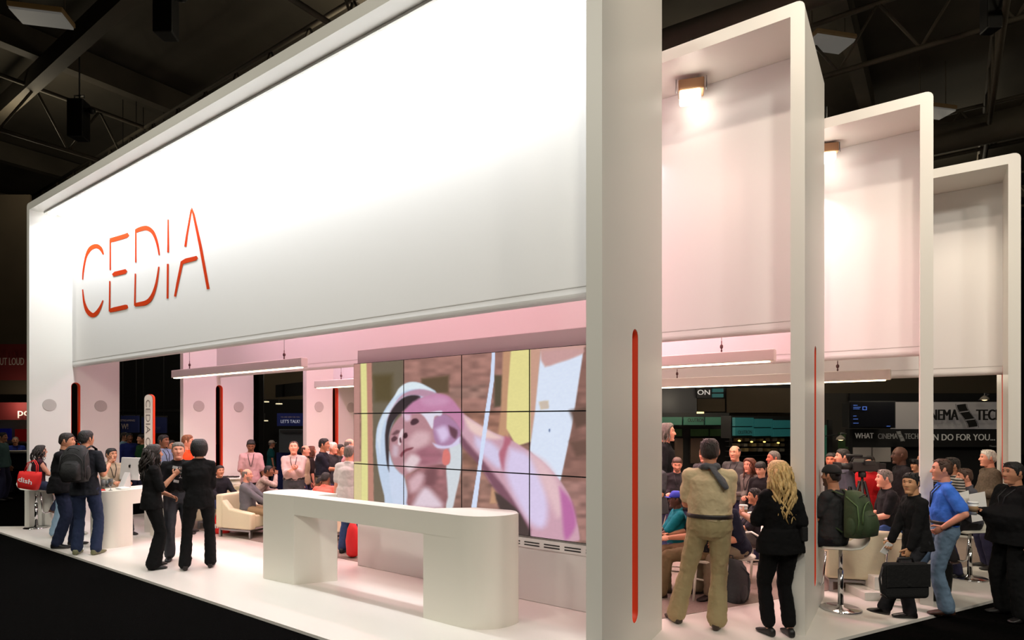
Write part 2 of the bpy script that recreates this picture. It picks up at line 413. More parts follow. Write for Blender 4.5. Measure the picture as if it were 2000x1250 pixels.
for nm, strokes in LET.items():
    mb = MB()
    for j, s in enumerate(strokes):
        if len(s) > 4: s = smooth_pts(s)
        L, Rr = stroke(s); n = len(L)
        w = lambda q: (lambda P: (P.x+12.25, P.y-.004-.0006*j, P.z))(PY(q.x/K, q.y/K, .70))
        V = [w(q) for q in L]+[w(q) for q in Rr]
        mb.add(V, [(a, a+1, n+a+1, n+a) for a in range(n-1)])
    mb.build(nm, m_print, portals[0])

# ------------------------------------------------------------------ long pendant lights
def pendant(x0, x1, y, z, cables, label, zt=5.8):
    t = thing('pendant_light', label, 'lamp', (x0, y, z), 0, 'long white pendant lights')
    L = x1-x0
    MB().prism([(0, -.06), (L, -.06), (L, .06), (0, .06)], .012, .15).build('housing', m_white, t, .012)
    MB().box((.06, -.045, 0), (L-.06, .02, .0125)).build('led_strip', m_led, t)
    for c in cables:
        MB().tube([(c, 0, .28), (c, 0, zt-z)], .004, 5).build('cable', m_steel, t)
        MB().lathe((c, 0, .15), [(.006, 0), (.012, .02), (.006, .04), (.02, .06), (.02, .085), (.006, .10), (.006, .14)], 8).build('hook', mat('dark_hook', (.35, .25, .25), .4, metal=.8), t)
    l = bpy.data.lights.new('pendant_glow', 'AREA'); l.shape = 'RECTANGLE'; l.size = L; l.size_y = .05; l.energy = 9*L; l.color = (1, .88, .72)
    o = bpy.data.objects.new('pendant_glow', l); COL.objects.link(o); o.parent = t; o.location = (L/2, 0, -.01)
pendant(-9.43, -5.55, 1.40, 2.79, [.55, 3.38], 'long white pendant light hung left of the video wall', 6.04)
pendant(-8.1, -4.4, 3.5, 2.66, [.75, 3.0], 'thin white pendant light just left of the video wall edge', 5.825)
pendant(-3.2, .45, 3.5, 2.70, [.6, 3.03], 'white pendant light below the second portal panel, right of the front post', 5.825)
pendant(-2.0, 1.48, 5.3, 2.54, [.6, 2.86], 'white pendant light below the third portal panel, the lower of the right two', 5.48)
m_amber = mat('amber_lamp_body', (.62, .48, .34), .5)
m_lampface = mat('lamp_face', (1, 1, 1), .5, emit=12, ecol=(1, .96, .9))
def floodlamp(px, py, Y, s, label):
    p = PY(px, py, Y)
    t = thing('flood_light', label, 'lamp', p, math.radians(20), 'flood lights inside the portals')
    MB().box((-.11*s, -.07*s, .0), (.11*s, .09*s, .10*s)).build('housing', m_amber, t, .012)
    MB().box((-.10*s, -.085*s, -.09*s), (.08*s, .05*s, -.001)).build('lamp_face', m_lampface, t, .02)
    MB().tube([(-.13*s, 0, .02), (-.13*s, 0, .16*s), (.13*s, 0, .16*s), (.13*s, 0, .02)], .008, 5).build('yoke', m_steel, t)
    MB().tube([(0, 0, .16*s), (0, 0, .6)], .01, 5).build('stem', m_steel, t)
    return p
floodlamp(1350, 182, 2.149+.45, 1.25, 'bright flood light in the second portal under its top beam')
floodlamp(1614, 302, 3.97+.45, 1.15, 'small flood light in the third portal, half hidden by the second post')

# ------------------------------------------------------------------ video wall
VX0, VX1, VY = -4.648, -.708, 1.56
t = thing('video_wall', 'large video wall of twelve screens showing a man in a white hat', 'screen', (VX0, VY, 0))
m_vw = mat('video_wall_white', (.86, .84, .83), .5)
MB().box((.045, .02, 0), (VX1-VX0+.25, .20, 3.0)).build('cabinet', m_vw, t, .01)
MB().box((.045, .0, .60), (VX1-VX0+.25, .019, .705)).build('vent_strip', m_vw, t)
for g in (2.62, 2.88, 3.0+.14, 3.0+.4, 3.0+.66):
    mb = MB()
    for zz in (.655, .625): mb.box((g, -.004, zz), (g+.2, .001, zz+.012))
    mb.build('vent', m_black, t)
def sdpoly(P, poly):
    poly = np.array(poly, float); n = len(poly); d = np.full(len(P), 1e18); inside = np.zeros(len(P), bool)
    for i in range(n):
        a = poly[i]; b = poly[(i+1) % n]; e = b-a; w = P-a
        tt = np.clip((w@e)/(e@e+1e-12), 0, 1); q = w-tt[:, None]*e; d = np.minimum(d, (q*q).sum(1))
        c1 = (P[:, 1] >= a[1]) != (P[:, 1] >= b[1])
        with np.errstate(divide='ignore', invalid='ignore'): xi = a[0]+(P[:, 1]-a[1])*(e[0])/(e[1] if abs(e[1]) > 1e-9 else 1e-9)
        inside ^= c1 & (P[:, 0] < xi)
    d = np.sqrt(d); return np.where(inside, d, -d)
def vnoise(P, s, seed):
    rs = np.random.RandomState(seed); g = rs.rand(64, 64); q = P/s; i = np.floor(q).astype(int); f = q-i; f = f*f*(3-2*f)
    a = g[i[:, 0] % 64, i[:, 1] % 64]; b = g[(i[:, 0]+1) % 64, i[:, 1] % 64]; c = g[i[:, 0] % 64, (i[:, 1]+1) % 64]; d = g[(i[:, 0]+1) % 64, (i[:, 1]+1) % 64]
    return a*(1-f[:, 0])*(1-f[:, 1])+b*f[:, 0]*(1-f[:, 1])+c*(1-f[:, 0])*f[:, 1]+d*f[:, 0]*f[:, 1]
SHP = [  # (polygon, colour, softness): the picture on the screens
 ([(0,330),(1100,230),(1100,1160),(0,1160)], (150,112,100), 1),
 ([(108,330),(252,310),(252,560),(170,980),(108,980)], (112,102,84), 8),
 ([(252,320),(700,270),(720,600),(500,600),(252,480)], (160,118,108), 6),
 ([(110,400),(200,395),(200,520),(120,520)], (92,80,52), 16),
 ([(330,415),(455,400),(455,480),(380,485),(330,440)], (98,80,60), 10),
 ([(460,455),(620,440),(620,500),(460,505)], (150,115,105), 6),
 ([(520,560),(720,560),(700,820),(520,820)], (150,108,92), 6),
 ([(660,400),(700,400),(695,540),(660,545)], (88,78,62), 8),
 ([(25,340),(52,338),(52,980),(25,980)], (190,140,130), 3),
 ([(25,790),(60,790),(60,980),(25,980)], (222,205,150), 4),
 ([(55,340),(84,337),(92,620),(90,980),(58,980),(60,620)], (228,222,150), 4),
 ([(84,337),(106,336),(116,980),(92,980)], (190,135,118), 4),
 ([(700,290),(735,285),(735,560),(700,980),(640,980),(690,560)], (196,150,118), 6),
 ([(735,288),(825,278),(825,700),(760,720),(715,640),(720,500)], (232,222,150), 4),
 ([(825,278),(870,274),(850,560),(825,700)], (205,160,140), 4),
 ([(870,290),(1066,275),(1010,640),(960,880),(900,830),(820,740),(845,560)], (222,232,250), 4),
 ([(865,262),(1075,255),(1066,300),(990,330),(890,362),(872,330)], (205,160,150), 8),
 ([(862,520),(905,515),(905,550),(870,555)], (210,190,160), 6),
 ([(1066,275),(1090,275),(1090,900),(960,880),(1020,600)], (140,102,92), 4),
 ([(1000,560),(1080,540),(1080,620),(1030,640)], (100,76,66), 12),
 ([(1000,700),(1080,690),(1080,760),(1030,770)], (110,82,72), 12),
 ([(960,880),(1090,880),(1090,1150),(1000,1150)], (150,112,104), 6),
]
N_SHP = [
 ([(292,850),(300,740),(340,640),(400,550),(440,500),(480,465),(540,458),(600,480),(665,525),(560,560),(440,640),(380,760),(372,900),(420,1010),(490,1210),(360,1205),(345,1150),(310,1000)], (196,212,234), 5),
 ([(405,560),(430,500),(480,463),(540,458),(600,482),(655,522),(560,500),(470,512)], (224,236,244), 6),
 ([(300,800),(320,700),(370,610),(410,560),(420,600),(350,690),(325,800),(320,900)], (216,228,242), 8),
 ([(380,640),(430,560),(480,520),(560,500),(640,515),(700,545),(620,560),(560,540),(470,545),(400,610),(360,700)], (188,146,168), 7),
 ([(720,860),(800,800),(818,850),(812,1000),(780,1150),(760,1230),(722,1230),(722,960)], (212,218,224), 6),
 ([(350,780),(362,700),(395,620),(450,560),(510,537),(565,545),(550,580),(480,620),(430,660),(395,710),(377,770),(372,840),(380,1005),(362,960),(352,860)], (56,46,50), 6),
 ([(376,860),(380,780),(400,720),(450,660),(520,605),(600,590),(660,640),(700,760),(740,850),(745,950),(700,962),(640,965),(560,985),(500,1012),(465,1032),(420,985),(390,930)], (184,136,144), 7),
 ([(376,880),(400,960),(440,1010),(470,1045),(492,1210),(400,1200),(375,1000)], (204,216,238), 8),
 ([(476,1035),(560,985),(640,965),(716,960),(722,1000),(716,1225),(500,1225),(490,1120)], (152,102,106), 8),
 ([(600,990),(660,980),(660,1080),(600,1100),(580,1040)], (122,78,84), 28),
 ([(510,1225),(560,1130),(600,1100),(650,1140),(700,1225)], (226,206,218), 26),
 ([(492,1060),(550,1010),(590,1030),(560,1110),(505,1130)], (214,176,184), 26),
 ([(540,860),(640,850),(710,900),(660,955),(560,960)], (164,106,120), 26),
 ([(480,830),(540,760),(620,770),(610,830),(530,868)], (216,178,184), 26),
 ([(465,960),(510,900),(565,930),(500,1005)], (228,204,210), 18),
 ([(400,840),(430,850),(425,910),(395,900)], (206,180,192), 16),
 ([(455,650),(500,640),(506,684),(474,694)], (222,192,212), 12),
 ([(505,702),(520,682),(545,680),(557,700),(532,718),(510,718)], (78,48,58), 5),
 ([(388,802),(408,786),(426,800),(410,818),(392,820)], (92,58,66), 5),
 ([(388,778),(420,752),(440,760),(410,780)], (110,74,80), 8),
 ([(428,835),(432,790),(448,748),(464,745),(456,790),(444,842)], (230,206,212), 5),
 ([(462,792),(468,768),(484,768),(487,790),(470,802)], (62,30,38), 4),
 ([(438,802),(446,795),(450,826),(440,824)], (82,42,50), 4),
 ([(440,905),(454,882),(480,864),(522,855),(512,868),(474,884),(452,915)], (128,66,76), 5),
 ([(705,880),(725,865),(748,900),(742,950),(715,965),(698,940)], (222,124,118), 5),
 ([(815,640),(900,700),(1000,760),(1100,800),(1200,860),(1300,930),(1380,1010),(1440,1090),(1480,1160),(1505,1250),(1536,1390),(1500,1430),(1200,1400),(1150,1280),(1080,1180),(1000,1080),(940,980),(870,890),(820,840),(815,740)], (206,162,178), 6),
 ([(455,645),(520,578),(600,546),(680,528),(745,548),(795,605),(830,665),(820,760),(760,680),(690,645),(600,640),(500,655)], (196,132,168), 10),
 ([(560,560),(680,540),(740,570),(700,600),(600,600)], (206,150,184), 22),
 ([(640,690),(700,650),(770,690),(815,760),(800,805),(740,852),(680,850),(650,800)], (174,130,166), 9),
 ([(660,745),(715,725),(742,785),(695,822)], (220,198,232), 20),
 ([(738,722),(790,750),(782,802),(752,780)], (104,66,80), 10),
 ([(566,648),(620,642),(695,632),(692,662),(652,668),(640,742),(612,702),(592,672)], (228,222,238), 6),
 ([(640,828),(700,846),(760,836),(808,788),(814,826),(740,860),(670,860)], (218,208,238), 7),
 ([(832,668),(920,715),(1010,768),(1060,800),(960,800),(870,752)], (238,206,200), 18),
 ([(815,780),(900,880),(1000,1000),(1080,1100),(1160,1220),(1240,1360),(1190,1390),(1100,1230),(1000,1085),(920,960),(820,850)], (126,82,98), 14),
 ([(900,790),(1000,825),(1062,900),(1050,985),(980,935),(905,850)], (216,206,236), 24),
 ([(1082,785),(1122,808),(1092,880),(1075,1000),(1045,900),(1068,850)], (184,108,126), 12),
 ([(1112,860),(1230,900),(1290,1000),(1340,1150),(1330,1330),(1240,1320),(1130,1130),(1085,990)], (220,206,238), 30),
 ([(1230,890),(1330,950),(1400,1060),(1440,1200),(1400,1280),(1310,1080)], (228,192,198), 32),
 ([(1415,1100),(1490,1190),(1515,1330),(1450,1420),(1430,1250)], (188,108,164), 18),
 ([(1140,1220),(1180,1270),(1240,1400),(1150,1400),(1080,1300),(1020,1130)], (70,56,54), 10),
 ([(1310,270),(1312,330),(1350,355),(1400,335),(1470,315),(1530,290),(1565,262),(1440,255)], (204,160,158), 14),
 ([(1296,585),(1330,572),(1350,610),(1310,618)], (206,190,176), 8),
 ([(1350,745),(1358,742),(1358,760),(1350,760)], (90,110,150), 3),
]
STRAP = ([(650,293),(664,293),(660,420),(640,560),(605,800),(580,1000),(556,1000),(588,800),(620,560),(642,420)], (214,226,252), 2)
def paint(P):          # P in crop pixels -> rgb
    C = np.zeros((len(P), 3)); C[:] = (150, 112, 100)
    allp = [(p, c, s*1.4, 0) for p, c, s in SHP]+[([((x/3.125-40)*2.314, (y/3.125+40)*2.314) for x, y in p], c, s*.95, 1) for p, c, s in N_SHP]+[(*STRAP, 0)]
    for poly, col, soft, cv in allp:
        if cv: poly = smooth_pts(list(poly)+[poly[0]], 3)[:-1]
        a = np.clip(sdpoly(P, poly)/(soft*1.6)+.5, 0, 1); a = (a*a*(3-2*a))[:, None]; C = C*(1-a)+np.array(col)*a
    br = np.clip(1-np.abs(C-np.array((150, 112, 100))).sum(1)/60, 0, 1)
    n1 = vnoise(P*[1, 2.2], 38, 1)-.5; n2 = vnoise(P*[1, 1.5], 9, 2)-.5
    C = C*(1+(br*.45*n1+.025*n2)[:, None])
    return C
NX, NZ = 84, 66; sw = (VX1-VX0)/4; sh = (2.81-.727)/3
m_vid = vcmat('video_picture', 1.02)
m_bez = mat('screen_bezel', (.05, .05, .055), .4)
for cx in range(4):
    for cz in range(3):
        x0 = cx*sw+.004; x1 = (cx+1)*sw-.004; z0 = .727+cz*sh+.004; z1 = .727+(cz+1)*sh-.004
        s = MB().box((x0-.003, -.008, z0-.003), (x1+.003, .018, z1+.003)).build('screen', m_bez, t)
        gx = np.linspace(x0+.003, x1-.003, NX); gz = np.linspace(z0+.003, z1-.003, NZ)
        X, Zz = np.meshgrid(gx, gz); V = np.stack([X.ravel(), np.full(X.size, -.010), Zz.ravel()], 1)
        F = [(r*NX+c, r*NX+c+1, (r+1)*NX+c+1, (r+1)*NX+c) for r in range(NZ-1) for c in range(NX-1)]
        me = bpy.data.meshes.new('picture'); me.from_pydata(V.tolist(), [], F); me.materials.append(m_vid)
        wv = V+np.array([VX0, VY, 0])-np.array(CAM); rx = wv@np.array(RGT); fz = wv@np.array(FWD)
        px = 1000+FPX*rx/fz; py = HOR-FPX*wv[:, 2]/fz
        rgb = paint(np.stack([(px-680)*2.314, (py-560)*2.314], 1))/255
        lin = np.where(rgb <= .04045, rgb/12.92, ((rgb+.055)/1.055)**2.4)
        ca = me.color_attributes.new('picture', 'FLOAT_COLOR', 'POINT')
        ca.data.foreach_set('color', np.concatenate([lin, np.ones((len(lin), 1))], 1).astype('f').ravel())
        o = bpy.data.objects.new('picture', me); COL.objects.link(o); o.parent = s

# ------------------------------------------------------------------ front counter
def arc(cx, cy, r, a0, a1, n=10): return [(cx+r*math.cos(math.radians(a0+(a1-a0)*k/n)), cy+r*math.sin(math.radians(a0+(a1-a0)*k/n))) for k in range(n+1)]
CL = (-3.3, .42)
t = thing('reception_counter', 'empty white bridge-shaped counter with rounded ends in front of the video wall', 'counter', (CL[0], CL[1], 0))
sub = lambda P: [(x-CL[0], y-CL[1]) for x, y in P]
right = [(-2.27, .466), (-1.80, .462)]+arc(-1.78, .85, .388, -88, 10, 36)+arc(-1.62, .83, .22, 30, 80, 5)+[(-1.98, .985), (-2.27, .70)]
left = [(-4.44, .455)]+[(-4.16, .885), (-4.2, .92), (-4.9, .97)]+arc(-4.93, .68, .28, 95, 255, 30)
left = left[::1]
top = [(-4.44, .455), (-1.80, .462)]+right[2:-2]+[(-1.98, .985), (-2.32, .68), (-4.30, .68), (-4.17, .885), (-4.2, .92), (-4.9, .97)]+arc(-4.93, .68, .28, 95, 255, 30)
MB().prism(sub(top), .86, 1.09).build('countertop', m_counter, t)
MB().prism(sub(right), .0, .86).build('pedestal', m_counter, t)
MB().prism(sub(left), .0, .86).build('pedestal', m_counter, t)

# ------------------------------------------------------------------ left desk and totem
d0 = W(219, 9.86)
t = thing('reception_desk', 'white bridge-shaped desk with a computer and drinks on it at the left end', 'desk', (d0.x, d0.y, 0), math.radians(8))
def stad(r, L, n=12): return arc(0, 0, r, 180, 360, n)+arc(0, L, r, 0, 180, n)
MB().prism(arc(0, 0, .29, 180, 360, 40)+[(.29, 1.0)]+arc(0, 1.0, .29, 0, 180, 12)[1:], .67, .90).build('desktop', m_counter, t)
MB().prism(arc(0, 0, .29, 180, 360, 40)+[(.29, .16), (-.29, .16)], 0, .67).build('pedestal', m_counter, t)
MB().prism([(-.29, .8), (.29, .8)]+arc(0, 1.0, .29, 0, 180, 16), 0, .67).build('pedestal', m_counter, t)
desk = t
p = W(290, 11.0)
t = thing('sign_totem', 'slim upright white sign with vertical grey lettering behind the left desk', 'sign', p, YAW)
P = [(-.075, 0), (.075, 0)]+[(.075*math.cos(PI*k/10), 2.42+.075*math.sin(PI*k/10)) for k in range(11)]
MB().add([(x, 0, z) for x, z in P]+[(x, .05, z) for x, z in P], [tuple(range(len(P))), tuple(range(len(P), 2*len(P)))[::-1]]+[(a, a+len(P), (a+1) % len(P)+len(P), (a+1) % len(P)) for a in range(len(P))]).build('board', m_white, t)
mb = MB(); Q = [(x*1.0+.004, z) for x, z in P if x > -.02]
V = [(x, -.004, z) for x, z in Q]+[(x, .054, z) for x, z in Q]+[(x+.010, -.004, z+.006) for x, z in Q]+[(x+.010, .054, z+.006) for x, z in Q]; n = len(Q)
mb.add(V, [(a, a+1, 2*n+a+1, 2*n+a) for a in range(n-1)]+[(2*n+a, 2*n+a+1, 3*n+a+1, 3*n+a) for a in range(n-1)]+[(n+a, 3*n+a, 3*n+a+1, n+a+1) for a in range(n-1)]+[(a, n+a, n+a+1, a+1) for a in range(n-1)])
mb.build('orange_edge', m_orange, t)
text('CEDIA ONLINE', 'lettering', (-.045, -.003, 2.40), (0, 0, -1), .085, mat('sign_grey', (.5, .48, .46), .7), t, width=1.45, up=(1, 0, 0), depth=.003)
# low white cabinet by the left post
p = G(72, 1028)
t = thing('side_cabinet', 'low white cabinet at the foot of the left post behind the stool', 'cabinet', p, YAW)
MB().box((-.24, .0, 0), (.28, .4, .70)).build('carcass', m_white, t, .008)
MB().box((-.23, -.004, .02), (.27, .0, .69)).build('front_panel', m_white, t)
# ------------------------------------------------------------------ people
def sstep(a, b, x):
    t = np.clip((x-a)/(b-a), 0, 1); return t*t*(3-2*t)
# head surface: unit head 0.235 m tall, centre at the origin, face towards +y, th measured from the face
def head_shape(th, z, w=1.0, off=0.0):
    """th: angle from the face direction (+ to the right), z: -0.118..0.118; returns x, y"""
    zn = z/.118
    top = np.sqrt(np.clip(1-np.clip((zn-.12)/.90, 0, 1)**2.3, 0, 1))          # rounding of the crown
    low = 1-.42*sstep(-.1, -1.05, zn)**1.0                             # narrowing to the chin
    wx = .0765*top*np.where(zn < 0, low, 1)*w
    back = .098*top*(1-.45*sstep(-.15, -.95, zn))
    front = .088*top*(1-.06*sstep(-.2, -1, zn))
    front = np.where(zn > .25, front*(1-.10*sstep(.25, .8, zn)), front)
    a = np.abs(th)
    s, c = np.sin(th), np.cos(th)
    e = 2.35
    ry = np.where(c > 0, front, back)
    r = 1/((np.abs(s)/(wx+1e-6))**e+(np.abs(c)/(ry+1e-6))**e)**(1/e)
    g = lambda t0, tw, z0, zw: np.exp(-((a-t0)/tw)**2-((z-z0)/zw)**2)
    g0 = lambda tw, z0, zw: np.exp(-(th/tw)**2-((z-z0)/zw)**2)
    nose = .026*np.exp(-(th/(.13+.05*sstep(.02, -.03, z)))**2)*sstep(.028, -.022, z)*sstep(-.042, -.030, z)
    r = r+nose+.004*g0(.35, .034, .010)-.010*g(.38, .16, .012, .013)+.004*g(.62, .25, -.018, .02)
    r = r+.006*g0(.24, -.052, .006)+.006*g0(.24, -.064, .006)-.004*g0(.3, -.058, .0022)-.003*g0(.5, -.080, .008)+.008*g0(.42, -.102, .014)
    r = r+off
    return r*s, r*c
_th = np.concatenate([np.linspace(-1.15, 1.15, 40, endpoint=False), np.linspace(1.15, 2*PI-1.15, 26, endpoint=False)])
_zz = np.concatenate([np.linspace(-.1175, .05, 38, endpoint=False), np.linspace(.05, .1175, 14)])
m_eye = mat('eye_dark', (.10, .07, .06), .3); m_lip = {}
def head_mesh(mb, M, w, mi_eye, mi_lip, mi_brow, mi_beard=None, beard=0):
    """M: head matrix; material 0 is skin"""
    T, Z = np.meshgrid(_th, _zz); x, y = head_shape(T, Z, w)
    n = len(_th); V = [M@Vector(p) for p in zip(x.ravel().tolist(), y.ravel().tolist(), Z.ravel().tolist())]
    o = len(mb.v); mb.v += [tuple(v) for v in V]
    tw = (T+PI) % (2*PI)-PI; a = np.abs(tw)
    def inside(cx, cz, rx, rz): return ((a-cx)/rx)**2+((Z-cz)/rz)**2 < 1
    eye = inside(.375, .0125, .13, .0052); brow = inside(.38, .0335-.0, .20, .0055); lip = (np.abs(tw) < .27) & (np.abs(Z+.058) < .0075*(1-(tw/.3)**2))
    brd = (Z < -.030) & (a < 1.35) & ~((np.abs(tw) < .42) & (Z > -.072) & (Z < -.047)) & ((Z < -.062) | (a > .7) | (np.abs(Z+.042) < .006))
    for r in range(len(_zz)-1):
        for k in range(n):
            k2 = (k+1) % n
            mm = 0
            if eye[r, k]: mm = mi_eye
            elif brow[r, k]: mm = mi_brow
            elif lip[r, k]: mm = mi_lip
            elif beard and brd[r, k]: mm = mi_beard
            mb.f.append([o+r*n+k, o+r*n+k2, o+(r+1)*n+k2, o+(r+1)*n+k]); mb.m.append(mm); mb.sm.append(True)
    mb.f.append([o+k for k in range(n)][::-1]); mb.m.append(0); mb.sm.append(True)
    q = (len(_zz)-1)*n; mb.f.append([o+q+k for k in range(n)]); mb.m.append(0); mb.sm.append(True)
    for s in (-1, 1):       # ears
        c = M@Vector((s*.079*w, -.008, .000)); A = M.to_3x3()
        mb.ell(c, A@Vector((s*.009, -.007, 0)), A@Vector((s*.002, .015, .004)), A@Vector((0, -.006, .031)), 10, 6)
        mb.ell(M@Vector((s*.077*w, .002, -.012)), A@Vector((.007, 0, 0)), A@Vector((0, .010, 0)), A@Vector((0, 0, .018)), 8, 5)
def hair_mesh(M, w, style, rnd):
    """cap of hair: part of the head surface lifted outward"""
    mb = MB(); th = np.linspace(-PI, PI, 49)[:-1]; zz = np.concatenate([np.linspace(-.10, .06, 18, endpoint=False), np.linspace(.06, .1175, 9)])
    T, Z = np.meshgrid(th, zz); a = np.abs(T)
    line = np.interp(a, [0, .55, .95, 1.15, 1.35, 1.55, 1.75, 2.2, PI], {
        'short': [.064, .060, .044, .012, -.030, -.014, .012, -.052, -.066],
        'recede': [.084, .094, .068, .020, -.026, -.012, .012, -.052, -.066],
        'buzz': [.070, .066, .048, .020, -.020, -.010, .012, -.046, -.060],
        'ring': [.2, .2, .2, .090, .010, -.005, .012, -.050, -.066],
        'long': [.078, .070, .048, .020, -.03, -.08, -.12, -.12, -.12],
        'bob': [.078, .066, .040, .000, -.06, -.09, -.12, -.12, -.12],
        'fringe': [.045, .045, .045, .030, -.02, -.02, .005, -.052, -.066]}[style])
    if style == 'ring': line = np.where(a > 1.2, np.maximum(line, -.07), .2)
    th0 = {'short': .012, 'recede': .010, 'buzz': .005, 'ring': .008, 'long': .022, 'bob': .028, 'fringe': .018}[style]
    d = Z-line
    if style == 'ring': d = np.minimum(d, .078-Z+.0)   # bald crown
    side = (.42+.58*sstep(.035, .10, Z)) if style in ('short', 'recede', 'buzz', 'fringe', 'ring') else 1
    off = np.where(d > -.0005, th0*side*sstep(-.002, .022, d)+.0015, -.006)
    nz = np.array([noise.noise(Vector((math.sin(t)*6+rnd, math.cos(t)*6, z*45))) for t, z in zip(T.ravel(), Z.ravel())]).reshape(T.shape)
    off = off+np.where(d > 0, nz*.004*(1 if style != 'buzz' else .3), 0)
    x, y = head_shape(T, Z, w, off); n = len(th)
    zz2 = Z+np.where(d > 0, .55*th0*sstep(.05, .118, Z), 0)
    V = [M@Vector(p) for p in zip(x.ravel().tolist(), y.ravel().tolist(), zz2.ravel().tolist())]; F = []
    for r in range(len(zz)-1):
        for k in range(n):
            k2 = (k+1) % n
            if max(d[r, k], d[r, k2], d[r+1, k], d[r+1, k2]) > -.0005: F.append((r*n+k, r*n+k2, (r+1)*n+k2, (r+1)*n+k))
    if style != 'ring': F.append(tuple((len(zz)-1)*n+k for k in range(n)))
    mb.add(V, F, 0, True)
    return mb
def hand_mesh(mb, wrist, d, nrm, s=1, curl=.5, side=1, mi=0, spread=.10):
    """wrist point, d: direction of the hand, nrm: the way the palm faces, side: +1 thumb towards d x nrm"""
    d = d.normalized(); nrm = (nrm-d*nrm.dot(d)).normalized(); b = d.cross(nrm)*side
    P = lambda u, v, w: wrist+(d*u+b*v+nrm*w)*s
    mb.ell(P(.048, 0, .004), b*.041*s, nrm*.016*s, d*.056*s, 14, 8, mi)
    for k, (v, L) in enumerate(((.030, .070), (.010, .080), (-.010, .074), (-.029, .058))):
        a = P(.085, v, .004); ang = 0; r = .0090*s; dd = (d+b*spread*(v/.03)).normalized()
        for j, f in enumerate((.46, .31, .23)):
            ang += curl*(1.0, 1.15, .8)[j]*(1+.06*k)
            q = a+(dd*math.cos(ang)+nrm*math.sin(ang))*L*f*s
            mb.cap(a, r, q, r*.88, 8, mi); a = q; r *= .88
    a = P(.020, .034, .010); q = P(.050, .062, .020+.01*curl); mb.cap(P(.01, .018, .008), .015*s, a, .013*s, 8, mi)
    mb.cap(a, .0125*s, q, .0105*s, 8, mi)
    q2 = q+(d*.8+nrm*(.25+.6*curl)-b*.15).normalized()*.030*s; mb.cap(q, .0105*s, q2, .0085*s, 8, mi)
def ik(a, b, l1, l2, pole):
    a, b = Vector(a), Vector(b); d = b-a; L = min(d.length, (l1+l2)*.999); t = d.normalized(); b = a+t*L
    x = (l1*l1-l2*l2+L*L)/(2*L); h = math.sqrt(max(l1*l1-x*x, 0)); p = Vector(pole); p = (p-t*p.dot(t)); p.normalize()
    return a+t*x+p*h, b
_rm = {}
def remeshed(mb, name, mats, vox, smooth=3, disp=0, dscale=.12, dstr=.5):
    o = mb.build(name, mats)
    r = o.modifiers.new('r', 'REMESH'); r.mode = 'VOXEL'; r.voxel_size = vox; r.use_smooth_shade = True
    s = o.modifiers.new('s', 'SMOOTH'); s.factor = .6; s.iterations = smooth
    if disp:
        for kk, (sc, st) in enumerate(((dscale, disp), (dscale*.38, disp*.45))):
            tx = bpy.data.textures.new('fold', 'CLOUDS'); tx.noise_scale = sc; tx.noise_depth = 1
            m = o.modifiers.new('d', 'DISPLACE'); m.texture = tx; m.strength = st; m.mid_level = .5; m.texture_coords = 'LOCAL'
    return bake(o)
def loft_ell(mb, rows, n=20, mi=0):
    """rows: (centre, half-width vector, half-depth vector)"""
    mb.loft([[c+a*math.cos(2*PI*k/n)+b*math.sin(2*PI*k/n) for k in range(n)] for c, a, b in rows], mi)
SKIN = dict(light=(.84, .62, .52), tan=(.74, .52, .40), asian=(.78, .58, .43), brown=(.50, .33, .24), dark=(.30, .19, .14), pink=(.88, .60, .50), red=(.78, .45, .34))
HAIRC = dict(black=(.07, .06, .055), dark=(.13, .095, .075), brown=(.26, .17, .12), red=(.36, .19, .12), grey=(.40, .37, .34), white=(.80, .78, .74), blonde=(.80, .67, .44), ginger=(.48, .28, .17))
PEOPLE = []
